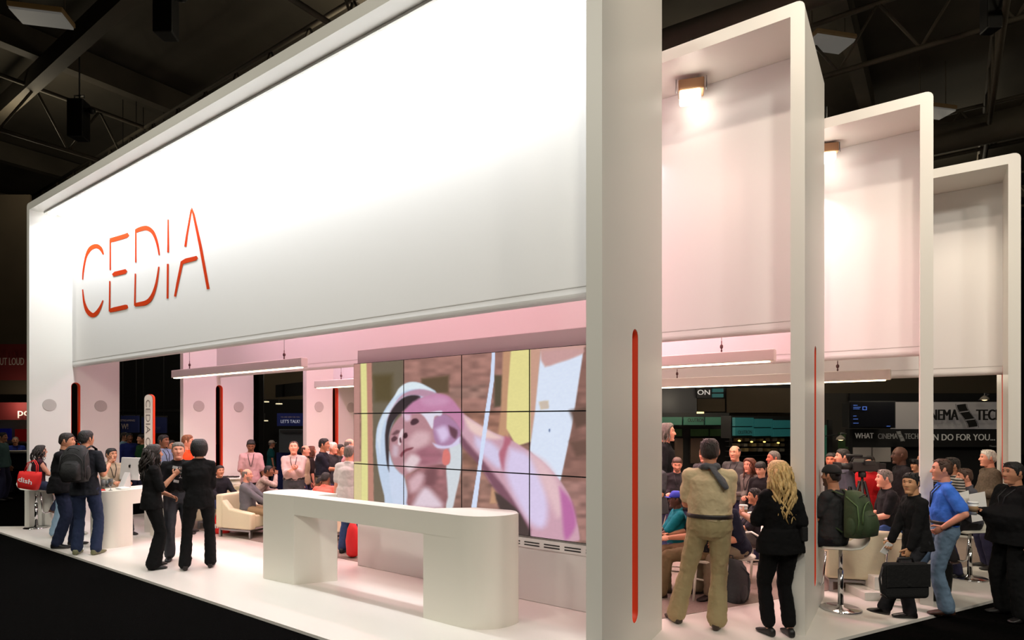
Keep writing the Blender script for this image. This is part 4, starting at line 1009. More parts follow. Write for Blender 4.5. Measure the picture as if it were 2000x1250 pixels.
def film(cx, cy, w_, h_, Z0, m, nm, parent, hole=None):
    mb = MB(); cols = 14; P = []
    pt = lambda px, py, d: (lambda q: (q.x, q.y, 2+(HOR-py)/FPX*(Z0-d)))(W(px, Z0-d))
    for part in range(3):       # three frames on an s-curve
        V = []; n = 6
        for i in range(n+1):
            f = (part+.06+.88*i/n)/3; sx = cx+w_*(.26*math.sin((f-.5)*PI)*1.0); y = cy-h_/2+h_*f
            V += [pt(sx-w_*.20, y+h_*.02, 0), pt(sx+w_*.20, y-h_*.03, 0)]
        mb.add(V, [(2*i, 2*i+1, 2*i+3, 2*i+2) for i in range(n)])
    for sgn in (-1, 1):
        for i in range(22):
            f = (i+.5)/22; sx = cx+w_*(.26*math.sin((f-.5)*PI))+sgn*w_*.245; y = cy-h_/2+h_*f; V = [pt(sx-.9, y-h_*.014, 0), pt(sx+.9, y-h_*.014, 0), pt(sx+.9, y+h_*.012, 0), pt(sx-.9, y+h_*.012, 0)]
            mb.add(V, [(0, 1, 2, 3)])
    o = mb.build(nm, m); o.parent = parent; o.matrix_parent_inverse = Matrix.Translation(-parent.location); return o
film(1889, 812, 44, 46, 14.74, m_bkl, 'film_strip_emblem', ct); film(1759, 852, 15, 20, 14.64, m_gl, 'film_strip_emblem', ct)
t = back('flat_television', 'dark television with blue menu text beside the white sign', 'television', [('bezel', 1659, 1749, 783, 836, 14.3, None, m_blk, .08), ('screen', 1661, 1747, 785, 834, 14.24, None, mat('tv_dark', (.05, .055, .08), .3), .02)], (1704, 14.3))
mb = MB()
for x, y, w_ in ((1667, 791, 8), (1667, 795, 14), (1667, 798, 12), (1667, 812, 6), (1667, 818, 9), (1667, 826, 10), (1732, 832, 7)): vbox(x, x+w_, y, y+1, 14.2, None, .01, 0, mb)
for a, b, c, d in ((1685, 1693, 794, 795), (1685, 1693, 800, 801), (1685, 1686, 794, 801), (1692, 1693, 794, 801)): vbox(a, b, c, d, 14.2, None, .01, 0, mb)
o = mb.build('screen_text', mat('screen_blue_text', (.3, .45, .8), .5, emit=.6), t); o.matrix_parent_inverse = Matrix.Translation(-t.location)
o = vbox(1645, 1656, 788, 834, 14.9, 14.7, .07).build('television', m_blk); tag(o, 'black television seen edge-on left of the screen with blue text', 'television')
def clamp_lamp(px, py, Z0, label, on, reach=.3):
    p = W(px, Z0, 2+(HOR-py)/FPX*Z0); t = thing('arm_lamp', label, 'lamp', p, YAW)
    MB().lathe((0, 0, 0), [(.10, 0), (.085, .05), (.03, .10), (.001, .11)], 16).build('lamp_shade', mat('lamp_shade_grey', (.55, .52, .48), .4), t)
    MB().ell((0, 0, .01), (.06, 0, 0), (0, .06, 0), (0, 0, .03), 10, 6).build('bulb', mat('bulb_on', (1, .9, .7), .5, emit=3 if on else .3, ecol=(1, .85, .6)), t)
    MB().tube([(0, 0, .10), (0, 0, .16), (.18, .1, .14), (.24, reach, .02)], .012, 6).build('arm', m_steel, t)
clamp_lamp(1642, 859, 14, 'small glowing lamp on the dark frame left of the black header', True, 1.6)
clamp_lamp(1923, 781, 14.6, 'pale arm lamp over the top edge of the white sign', False, .5)

# ------------------------------------------------------------------ furniture
m_seat = mat('white_seat_shell', (.86, .85, .80), .35); m_leather = mat('ivory_leather', (.88, .84, .72), .5, bump=.15, bscale=30)
def stool(p, rz, label, h=.70, drk=False):
    t = thing('bar_stool', label, 'stool', p, rz, 'chrome bar stools')
    MB().lathe((0, 0, 0), [(.001, 0), (.20, 0), (.205, .008), (.19, .016), (.04, .026), (.03, .05), (.001, .05)], 32).build('base', m_chrome, t)
    MB().tube([(0, 0, .04), (0, 0, h*.62)], .028, 16).build('column', m_chrome, t); MB().tube([(0, 0, h*.6), (0, 0, h-.05)], .019, 14).build('piston', m_chrome, t)
    mb = MB(); R = []; path = [(.20, h-.03, .15), (.19, h-.012, .18), (.10, h-.006, .20), (-.06, h-.006, .205), (-.15, h+.010, .205), (-.20, h+.055, .20), (-.225, h+.11, .19), (-.232, h+.14, .16)]
    for i, (y, z, w) in enumerate(path):
        a, b_ = path[max(i-1, 0)], path[min(i+1, len(path)-1)]; tn = Vector((0, b_[0]-a[0], b_[1]-a[1])).normalized(); nn = Vector((0, tn.z, -tn.y)) if True else 0
        R.append([Vector((w*(abs(math.cos(t_))**.35)*(1 if math.cos(t_) > 0 else -1), y, z))+nn*(.014*(abs(math.sin(t_))**.6)*(1 if math.sin(t_) > 0 else -1)) for t_ in [2*PI*k/20 for k in range(20)]])
    mb.loft(R); mb.build('seat', m_seat, t)
    MB().tube([(-.16, .18, h-.04), (-.16, .21, h*.45), (-.12, .22, h*.40), (.12, .22, h*.40), (.16, .21, h*.45), (.16, .18, h-.04)], .011, 8).build('footrest', m_chrome, t)
    return t
def yawof(face):
    fa = math.radians(face); D = -FWD*math.cos(fa)+RGT*math.sin(fa); return math.atan2(-D.x, D.y)
stool(W(71, 11.47), yawof(95), 'chrome bar stool under the seated woman by the left post', .74)
stool(W(1642, 6.50), yawof(-105), 'white and chrome bar stool under the man with the green backpack', .68)
stool(W(1740, 7.15), yawof(-80), 'white and chrome bar stool under the man in black polo and jeans', .67)
stool(W(1894, 7.76), yawof(-80), 'white and chrome bar stool under the man in grey holding papers', .63)
def armchair(p, rz, label, w=.78):
    t = thing('armchair', label, 'armchair', p, rz, 'ivory leather armchairs'); h = w/2
    MB().box((-h+.12, -.30, .18), (h-.12, .36, .40)).build('seat', m_leather, t, .03, 3)
    MB().prism([(-h, -.42), (h, -.42), (h, -.26), (-h, -.26)], .16, .74).build('backrest', m_leather, t, .035, 3)
    for s in (-1, 1):
        MB().add([(s*h, -.28, .16), (s*h, .38, .16), (s*h, .38, .44), (s*h, -.10, .50), (s*h, -.28, .66), (s*(h-.13), -.28, .16), (s*(h-.13), .38, .16), (s*(h-.13), .38, .44), (s*(h-.13), -.10, .50), (s*(h-.13), -.28, .66)],
                 [(0, 1, 2, 3, 4)[::s], (5, 6, 7, 8, 9)[::-s]]+[tuple([a, a+5, (a+1) % 5+5, (a+1) % 5][::s]) for a in range(5)]).build('armrest', m_leather, t, .03, 3)
    mb = MB()
    for y in (-.36, .32): mb.box((-h+.04, y-.015, .115), (h-.04, y+.015, .145))
    for s in (-1, 1): mb.box((s*(h-.06)-.015, -.36, .115), (s*(h-.06)+.015, .33, .145))
    mb.build('frame', m_steel, t)
    for sx in (-1, 1):
        for y in (-.36, .32): MB().box((sx*(h-.06)-.02, y-.02, 0), (sx*(h-.06)+.02, y+.02, .12)).build('leg', m_steel, t)
    return t
armchair(W(486, 10.75), yawof(68), 'ivory armchair with steel legs holding the grey-bearded man', .68)
armchair(W(505, 12.4), yawof(80), 'ivory armchair of the man in the plaid shirt, behind the first armchair')
armchair(W(430, 11.75), yawof(20), 'ivory armchair half hidden behind the black-suited woman')
armchair(W(622, 10.2), yawof(150), 'ivory armchair of the person in coral behind the front counter')
armchair(W(585, 10.6), yawof(120), 'ivory armchair of the teal-shirted person behind the front counter')
t = thing('drum_table', 'white drum table with dark things on top behind the armchairs', 'table', W(452, 12.7))
MB().lathe((0, 0, 0), [(.001, .02), (.34, .02), (.36, .04), (.36, .82), (.001, .82)], 32).build('drum', m_counter, t); MB().lathe((0, 0, 0), [(.001, .821), (.40, .821), (.41, .84), (.40, .86), (.001, .86)], 32).build('tabletop', m_white, t)
for k in range(9):
    a = W(438+k*3.4, 12.42+.02*(k % 3), .87); tag(MB().ell(a+Vector((0, 0, .01)), (.035, 0, 0), (0, .03, 0), (0, 0, .018), 8, 5).build('chocolate', mat('dark_sweet', (.13, .07, .06), .5)), 'small dark sweet on the white drum table', 'sweet', 'dark sweets on the drum table')
def cafe_chair(p, rz, label):
    t = thing('cafe_chair', label, 'chair', p, rz, 'white bentwood chairs'); h = .45
    MB().lathe((0, 0, 0), [(.001, h-.03), (.19, h-.03), (.205, h-.015), (.20, h), (.001, h-.005)], 28).build('seat', m_seat, t)
    for s in (-1, 1):
        MB().tube([(s*.15, .15, h-.02), (s*.17, .19, 0)], .014, 8).build('leg', m_seat, t)
        MB().tube([(s*.17, -.27, 0), (s*.17, -.19, h-.1), (s*.175, -.18, h+.1), (s*.165, -.24, h+.38)], .015, 8).build('leg', m_seat, t)
    MB().tube([(-.165, -.24, h+.36), (-.12, -.265, h+.44), (0, -.275, h+.47), (.12, -.265, h+.44), (.165, -.24, h+.36)], .015, 8).build('backrest', m_seat, t)
    MB().tube([(-.16, -.22, h+.2), (0, -.25, h+.24), (.16, -.22, h+.2)], .012, 8).build('back_rail', m_seat, t)
    MB().tube([(.13*math.cos(a), .13*math.sin(a), .22) for a in np.linspace(0, 2*PI, 17)], .010, 6).build('stretcher', m_seat, t)
    return t
cafe_chair(W(1440, 7.1), yawof(-60), 'white bentwood chair of the man in navy between the standing pair')
cafe_chair(W(1322, 7.35), yawof(-90), 'white bentwood chair of the man in the blue cap')
cafe_chair(W(1378, 6.95), yawof(-90), 'white bentwood chair hidden by the man in khaki')
cafe_chair(W(1478, 7.7), yawof(-80), 'white bentwood chair behind the blonde woman')
# padded white sofa and cube tables behind the stools
def cube(p, rz, sx, sy, h, label, name='cube_table'):
    t = thing(name, label, 'table', p, rz); MB().box((-sx/2, -sy/2, 0), (sx/2, sy/2, h-.02)).build('body', m_leather, t, .02); MB().box((-sx/2, -sy/2, h-.019), (sx/2, sy/2, h)).build('top', m_leather, t, .008); return t
t = armchair(W(1668, 7.45), yawof(165), 'ivory armchair seen from behind between the two nearest stools', .8)
t = thing('step_plinth', 'pale low stepped plinth beside the walking man', 'platform', W(1712, 6.95), YAW)
MB().box((-.22, -.15, 0), (.30, .25, .09)).build('lower_step', m_white, t, .005); MB().box((-.05, -.05, .091), (.30, .25, .24)).build('upper_step', m_white, t, .005)
# ------------------------------------------------------------------ everyone
blk = (.052, .05, .052); JEAN = (.20, .27, .42)
P = person
# left end of the booth
woman_stool = P('woman in a dark sleeveless top sitting on a bar stool by the left post', 76, 11.35, 868, 95, seat=.765, skin='light', hair=('long', 'dark', (34, .30, 1.2, .012)), female=True,
  top=('tank', (.21, .12, .15)), pants=(.17, .20, .28), hl=(-.10, .36, 1.06), hr=(.10, .38, 1.04), fl=(-.08, .30, .36, 20), fr=(.06, .24, .40, 20), shoes=(.35, .22, .15))
P('heavy man in a black shirt and jeans in profile at the left, arms folded', 126, 9.73, 843, 72, b=1.42, skin='tan', hair=('short', 'dark'), top=('elbow', (.06, .06, .07)), pants=(.14, .17, .26),
  hl=(.06, .30, 1.13), hr=(-.04, .32, 1.08), hd=(0, -4), lanyard=True, shoes=(.09, .08, .08), fl=(-.12, .08, .08), fr=(.12, -.06, .08))
pack_man = P('man in jeans with a black backpack seen from behind at the left desk', 166, 9.15, 838, 155, b=.95, skin='tan', hair=('short', 'black'), top=('tee', (.11, .12, .14)), pants=(.14, .18, .28),
  hr=(.22, .20, 1.25), hl=(-.1, .3, 1.05), hd=(-25, 0), shoes=(.42, .42, .30), fl=(-.13, .05, .08), fr=(.14, 0, .08))
P('man in pale jeans and dark red cap mostly hidden behind two men at left', 133, 10.7, 848, 30, skin='light', hair=('short', 'brown'), top=('shirt', (.6, .58, .55)), pants=(.52, .62, .70),
  fl=(-.17, 0, .08), fr=(.22, 0, .08), shoes=(.75, .73, .68), cap=((.30, .12, .12), 'front'))
P('man in a tan shirt seated behind the left desk looking right', 216, 10.9, 873, 25, seat=.68, skin='tan', hair=('short', 'black'), top=('shirt', (.60, .55, .46)), hl=(-.12, .40, .98), hr=(.14, .42, .98), lanyard=True, hd=(12, 0), pants=(.2, .2, .22))
w6 = P('woman with long dark curls in black holding a glass, left of the standing trio', 296, 8.30, 866, 100, skin='tan', hair=('long', 'dark', (54, .40, 1.5, .015)), female=True, top=('elbow', blk), pants=blk, hips=.02, cuff=.10,
  hr=(.12, .26, 1.30), hl=(-.03, .24, 1.0), shoes=(.05, .05, .05), fl=(-.12, .06, .08), fr=(.12, .0, .08), curl=(.5, .9), palm=(None, (-1, .2, .3)))
P('smiling man in a black polo with a white name tag facing the camera', 348, 8.85, 861, 2, b=1.18, skin='pink', hair=('short', 'grey'), top=('polo', (.055, .055, .06)), pants=(.24, .25, .27), tuck=True, belt=True,
  hl=(-.18, .24, 1.10), hr=(.26, .14, .86), shoes=(.05, .05, .05))
P('woman in a black suit with dark bobbed hair seen from behind', 389, 8.27, 856, 180, skin='tan', hair=('bob', 'black'), female=True, b=.98, top=('jacket', blk), pants=blk, cuff=.078, hl=(-.10, .28, 1.12), hr=(.10, .28, 1.10), shoes=(.09, .05, .04),
  fl=(-.17, 0, .08), fr=(.14, .03, .08))
P('man with dark hair in a blue plaid shirt behind the smiling man', 317, 11.8, 847, 50, skin='brown', hair=('short', 'black'), top=('shirt', (.48, .56, .68)), lanyard=True, pants=(.15, .15, .18))
P('ginger man in an orange polo and glasses behind the smiling man', 363, 10.9, 847, 78, skin='pink', hair=('short', 'ginger'), top=('polo', (.84, .30, .14)), glasses=True, pants=(.2, .2, .25), b=1.1)
P('dark-haired person mostly hidden between the plaid and orange shirts', 333, 12.6, 858, 30, skin='tan', hair=('short', 'dark'), top=('tee', (.3, .28, .28)))
P('man in a black sweater and jeans seated in an armchair behind the black-suited woman', 428, 11.4, 907, 25, seat=.42, skin='tan', hair=('short', 'black'), top=('sweater', (.11, .11, .13)), pants=(.22, .28, .42), hl=(-.22, .42, .72), hr=(.2, .4, .7))
# lounge
P('man in a pale pink short-sleeved shirt standing and looking down', 490, 12.0, 857, 0, b=1.0, skin='brown', hair=('short', 'black'), top=('elbow', (.76, .60, .61)), hd=(0, -26), lanyard=True, hr=(.17, .26, 1.08), hl=(-.27, .06, .84), pants=(.2, .2, .22))
P('grey-bearded balding man in a grey sweater seated in the nearest armchair', 484, 10.65, 914, 72, seat=.40, b=1.15, lean=-4, skin='pink', hair=('ring', 'grey'), beard=1, glasses=True, top=('sweater', (.38, .38, .40)), pants=(.58, .50, .38),
  hl=(-.14, .44, .62), hr=(.10, .46, .60), fl=(-.1, .50, .08), fr=(.12, .55, .08))
P('man in a plaid shirt leaning forward with his chin on his hand', 500, 11.9, 906, 78, seat=.44, lean=24, skin='brown', hair=('short', 'black'), top=('shirt', (.70, .62, .58), mat('plaid_shirt', (.66, .58, .54), .9, var=.35, vscale=26)), pants=(.3, .3, .34), hr=(.03, .44, 1.12, .4, -.1, -1), hl=(-.1, .45, .75))
r16 = P('man in a pinkish white shirt with a backpack and lanyard, hands raised to his chest', 574, 11.0, 860, -4, b=1.18, skin='pink', hair=('recede', 'brown'), beard=0, top=('shirt', (.80, .68, .67)), pants=(.27, .27, .29), tuck=True, lanyard=True, hd=(0, 10),
  hl=(-.06, .34, 1.22), hr=(.07, .34, 1.20))
P('balding man half hidden behind the man with raised hands', 594, 12.2, 868, 70, skin='pink', hair=('ring', 'brown'), top=('polo', (.62, .55, .45)))
P('woman with long red-brown hair behind the man with raised hands', 606, 12.7, 870, 100, skin='pink', hair=('long', 'red', (30, .30, .5, .013)), female=True, top=('elbow', (.16, .12, .12)))
P('young man in dark polo and glasses, arms folded, left of the video wall', 630, 11.2, 854, 72, skin='tan', hair=('short', 'black'), top=('polo', (.11, .12, .16)), glasses=True, hl=(.10, .30, 1.16), hr=(-.10, .32, 1.13), pants=(.50, .44, .34), tuck=True, b=1.1, lanyard=True)
P('white-haired man in a dark suit behind the folded arms', 648, 12.0, 862, 60, skin='pink', hair=('short', 'white'), top=('suit', (.16, .16, .17)))
P('dark-haired man in a dark grey suit left of the orange slot', 662, 12.3, 866, 62, skin='tan', hair=('short', 'black'), top=('suit', (.20, .20, .21)))
P('balding man in a pink striped shirt at the edge of the video wall', 680, 10.9, 855, 95, skin='pink', hair=('ring', 'grey'), top=('shirt', (.78, .56, .58)))
P('grey-haired man in a white polo and jeans cut by the video wall edge', 681, 9.25, 868, 150, b=1.15, skin='pink', hair=('short', 'grey'), top=('polo', (.80, .78, .77)), pants=(.20, .27, .42), shoes=(.1, .1, .1), lanyard=True)
P('person in a pale teal shirt seated low behind the front counter', 603, 10.5, 929, 95, seat=.42, lean=22, skin='brown', hair=('short', 'black'), top=('tee', (.55, .78, .80)), hd=(0, -22))
P('person in a coral shirt seated with his back to the camera', 632, 10.1, 921, 165, seat=.42, lean=12, skin='brown', hair=('short', 'black'), top=('polo', (.92, .44, .38)), b=1.15, hd=(-20, -12))
# behind the front post, centre right
kh = P('man in beige polo and khakis, grey sweater round his neck, seen from behind', 1386, 5.93, 853, 180, b=1.22, skin='tan', hair=('short', 'dark'), top=('polo', (.78, .72, .58)), pants=(.60, .55, .41), tuck=True, belt=True,
  hl=(-.19, .33, 1.14), hr=(.10, .30, 1.12), fl=(-.30, .04, .08, 0, 30), fr=(.06, -.04, .08, 0, -8), shoes=(.22, .17, .13), hd=(4, 0), lanyard=True, cuff=.09, vox=.008)
bl = P('woman with long wavy blonde hair in black holding a paper cup, seen from behind', 1524, 5.66, 897, 212, b=1.12, female=True, hips=.035, skin='light', hair=('long', 'blonde', (84, .50, 1.5, .0135)), top=('elbow', (.045, .045, .05)), pants=(.045, .045, .05), cuff=.066, plo=.86,
  hl=(-.20, .34, 1.16), hr=(.17, .12, .95), shoes=(.06, .06, .06), fl=(-.09, .05, .08), fr=(.10, 0, .08), vox=.008, curl=(.9, .5), palm=((1, .2, .2), None))
P('tall figure in black at the left edge of the audience, partly behind the front post', 1299, 9.4, 824, 80, H=1.95, skin='pink', hair=('long', 'grey', (20, .22, .4, .012)), top=('jacket', (.06, .06, .07)))
P('man in grey cut off by the front post, arm forward', 1283, 8.2, 878, -60, skin='tan', hair=('short', 'grey'), top=('tee', (.22, .22, .23)), hl=(-.2, .3, 1.2))
P('bearded man in a dark sweater with a white and red badge, looking down', 1322, 9.0, 891, 8, b=1.2, skin='pink', hair=('short', 'brown'), beard=1, top=('sweater', (.14, .13, .14)), badge=True, hd=(-5, -22), hr=(.20, .24, 1.12), curl=(.5, .9))
P('grey-haired man in grey half hidden behind the man in khaki', 1377, 9.7, 873, -25, skin='pink', hair=('short', 'grey'), top=('polo', (.30, .29, .30)))
P('bald man in a grey polo right of the khaki man\'s head', 1437, 9.5, 868, -28, b=1.2, skin='pink', hair=('ring', 'brown'), top=('polo', (.30, .29, .29)), lanyard=True)
P('smiling woman with red-brown hair and folded arms in a grey sweater', 1466, 8.9, 893, -38, female=True, b=1.12, skin='pink', hair=('long', 'red', (36, .34, .6, .014)), top=('sweater', (.40, .37, .35)), hl=(.08, .26, 1.12), hr=(-.08, .28, 1.10), lanyard=True)
P('young person with a dark fringe looking down beside the red-haired woman', 1488, 8.6, 900, -30, skin='light', hair=('fringe', 'black'), top=('jacket', (.10, .09, .10)), hd=(0, -20))
P('man with cropped grey hair in a dark red and navy jacket behind the blonde woman', 1515, 8.7, 878, -72, skin='red', hair=('buzz', 'grey'), beard=1, top=('jacket', (.20, .12, .13)), b=1.15)
P('seated man in a blue cap and teal polo at the left edge of the audience', 1324, 7.3, 957, -80, seat=.46, b=1.25, skin='dark', hair=('buzz', 'black'), cap=((.13, .19, .62), 'front'), top=('elbow', (.05, .40, .44)), pants=(.17, .21, .32), hl=(-.15, .38, .74))
P('seated man in a dark checked shirt and shorts in profile left of the blonde woman', 1478, 7.55, 951, -78, seat=.46, skin='tan', hair=('short', 'black'), top=('elbow', (.17, .16, .18)), pants=(.30, .28, .27), shorts=True, hl=(-.10, .40, .80), fl=(-.05, .40, .32, 25), fr=(.1, .34, .08), shoes=(.12, .11, .12))
P('seated man in navy polo mostly hidden by the man in khaki', 1436, 7.05, None, -55, H=1.70, seat=.46, lean=20, b=1.3, skin='tan', hair=('short', 'dark'), top=('elbow', (.09, .10, .16)), pants=(.50, .46, .38), hd=(0, -15), hl=(-.2, .36, .68))
P('seated man in black with khaki trousers and brown shoes left of the man in khaki', 1374, 6.95, None, -80, H=1.72, seat=.46, lean=8, b=1.1, skin='tan', hair=('short', 'dark'), top=('elbow', (.10, .10, .11)), pants=(.42, .36, .26), hl=(-.12, .40, .70), shoes=(.20, .13, .10), fl=(-.12, .50, .08), fr=(.1, .42, .08))
# right part
P('curly-haired man with a reddish face just right of the second post', 1625, 8.8, 882, -15, skin='red', hair=('short', 'dark'), top=('tee', (.22, .2, .2)))
cap_man = P('man in a black cap with a green backpack sitting on the nearest bar stool', 1629, 6.5, 905, -118, seat=.70, b=1.15, skin='tan', hair=('short', 'dark'), beard=1, cap=((.12, .12, .12), 'back'), top=('tee', (.20, .205, .21)), pants=(.12, .13, .16),
  fl=(-.14, .34, .30), fr=(.14, .34, .30), hl=(-.18, .36, 1.02), vox=.009)
P('dark-haired man in a grey shirt standing at the video camera, in profile', 1650, 8.6, 874, -75, b=1.15, skin='pink', hair=('short', 'dark'), top=('elbow', (.27, .28, .32)), hl=(-.2, .22, 1.08), hr=(.1, .25, 1.2))
P('person in a red top standing behind the video camera', 1698, 8.9, 888, 5, skin='tan', hair=('short', 'dark'), top=('polo', (.70, .10, .12)), hl=(-.14, .34, 1.28), hr=(.16, .36, 1.25))
P('bald man with glasses in a black shirt standing behind the seated man', 1762, 8.3, 870, -72, b=1.2, skin='dark', hair=None, top=('shirt', (.10, .09, .10)), glasses=True)
P('grey-haired man in a black polo and jeans sitting on a bar stool in profile', 1742, 7.15, 914, -72, seat=.69, b=1.15, skin='pink', hair=('short', 'grey'), top=('polo', (.09, .09, .095)), pants=(.20, .29, .48), lean=6,
  hl=(-.12, .36, 1.0), hr=(.12, .36, 1.0), fl=(-.13, .28, .33, 10), fr=(.12, .34, .36, 10), shoes=(.12, .08, .07), vox=.009)
walker = P('young man in black walking with a black briefcase and looking at the camera', 1792, 6.12, 920, -62, z0=0, skin='asian', hair=('short', 'black'), top=('shirt', (.09, .09, .095)), pants=(.16, .16, .175), hd=(38, 0), lean=4, shoes=(.06, .05, .05), tuck=False,
  fl=(-.06, .44, .09, -12), fr=(.08, .04, .08), hr=(.04, .32, .80), hl=(-.14, .20, .72), curl=(1.1, .8), vox=.0085)
P('man in a bright blue shirt and pale jeans with his hand in his pocket', 1846, 6.35, 893, -78, b=1.12, skin='pink', hair=('recede', 'brown'), top=('polo', (.26, .46, .86)), pants=(.42, .51, .60), tuck=True, belt=True, cuff=.085, shoes=(.25, .15, .11),
  hl=(-.22, .07, .99, -.5, -1, 0), hr=(.22, .2, 1.0), fl=(-.08, .0, .08), fr=(.10, .46, .10), lanyard=True, hd=(0, 0), vox=.0085)
m_stripe = mat('striped_knit', (.5, .48, .46), .9)
nt = m_stripe.node_tree; wv = nt.nodes.new('ShaderNodeTexWave'); wv.bands_direction = 'Z'; wv.inputs['Scale'].default_value = 9; wv.inputs['Distortion'].default_value = .6
tc = nt.nodes.new('ShaderNodeTexCoord'); cr = nt.nodes.new('ShaderNodeValToRGB'); cr.color_ramp.interpolation = 'CONSTANT'; cr.color_ramp.elements[0].color = (.02, .02, .02, 1); cr.color_ramp.elements[1].position = .5; cr.color_ramp.elements[1].color = (.42, .38, .34, 1)
nt.links.new(tc.outputs['Object'], wv.inputs[0]); nt.links.new(wv.outputs[0], cr.inputs[0]); nt.links.new(cr.outputs[0], nt.nodes['Principled BSDF'].inputs[0])
striped = P('man in a striped shirt raising a small camera behind the man in blue', 1864, 7.9, 891, -70, skin='tan', hair=('short', 'dark'), top=('elbow', (.4, .4, .4), m_stripe), hr=(.30, .34, 1.60, .6, -.2, -1), hl=(-.2, .2, 1.0), beard=1)
holder = P('man in grey with papers on the stool right of the man in blue', 1897, 7.75, 912, -72, seat=.645, b=1.12, lean=5, skin='pink', hair=('short', 'brown'), beard=1, top=('shirt', (.30, .30, .33)), pants=(.16, .15, .16),
  hl=(-.14, .34, 1.0), hr=(.10, .38, .98), fl=(-.12, .26, .30, 10), fr=(.1, .30, .26, 10), shoes=(.22, .12, .09))
P('white-haired older man in a brown tweed jacket standing behind the man with papers', 1934, 8.3, 876, -68, b=1.2, skin='pink', hair=('short', 'white'), top=('suit', (.34, .29, .235), mat('tweed', (.34, .29, .235), .95, var=.3, vscale=45)), hl=(-.2, .26, 1.1))
big = P('heavy man in black with a badge and paper cup at the right edge', 1984, 6.3, 899, -50, z0=-.03, b=1.62, skin='tan', hair=('short', 'black'), top=('jacket', (.075, .073, .078)), pants=(.065, .065, .068), badge=True,
  hl=(-.34, .10, .86), hr=(.10, .34, 1.18), fl=(-.16, .05, .08), fr=(.16, 0, .08), shoes=(.10, .09, .09), curl=(.9, .9), vox=.0085, cuff=.10)
P('face partly hidden behind the third post beside the bald man', 1790, 10.5, 896, -40, skin='tan', hair=('short', 'dark'), top=('tee', (.14, .13, .14)))
# people of other stands, dim
P('person in a blue sweatshirt with a badge behind the dim counter at the far left', 30, 17.4, 852, 0, H=None, b=1.4, skin='tan', hair=('buzz', 'grey'), top=('sweater', (.12, .18, .50)), badge=True)
P('person in grey-green standing in the dim hall at the left edge of the picture', 3, 15.5, 843, 60, skin='tan', hair=('short', 'dark'), top=('jacket', (.30, .42, .42)))
P('dim person in a blue shirt beyond the desk, under the banner ending in W', 252, 16.5, 845, 20, skin='brown', hair=('short', 'black'), top=('shirt', (.12, .16, .40)))
P('dim person in green beyond the slim sign totem', 278, 15.5, 847, -60, skin='tan', hair=('short', 'black'), top=('polo', (.10, .25, .14)))
P('dim person in pale blue between the left post and the desk computer', 241, 17.5, 843, 70, skin='tan', hair=('short', 'dark'), top=('shirt', (.50, .64, .74)))
P('distant person in a pale cap and teal shirt between the posts under the blue banner', 529, 17.5, 859, 100, skin='tan', hair=('buzz', 'grey'), cap=((.7, .66, .6), 'front'), top=('tee', (.08, .32, .32)))

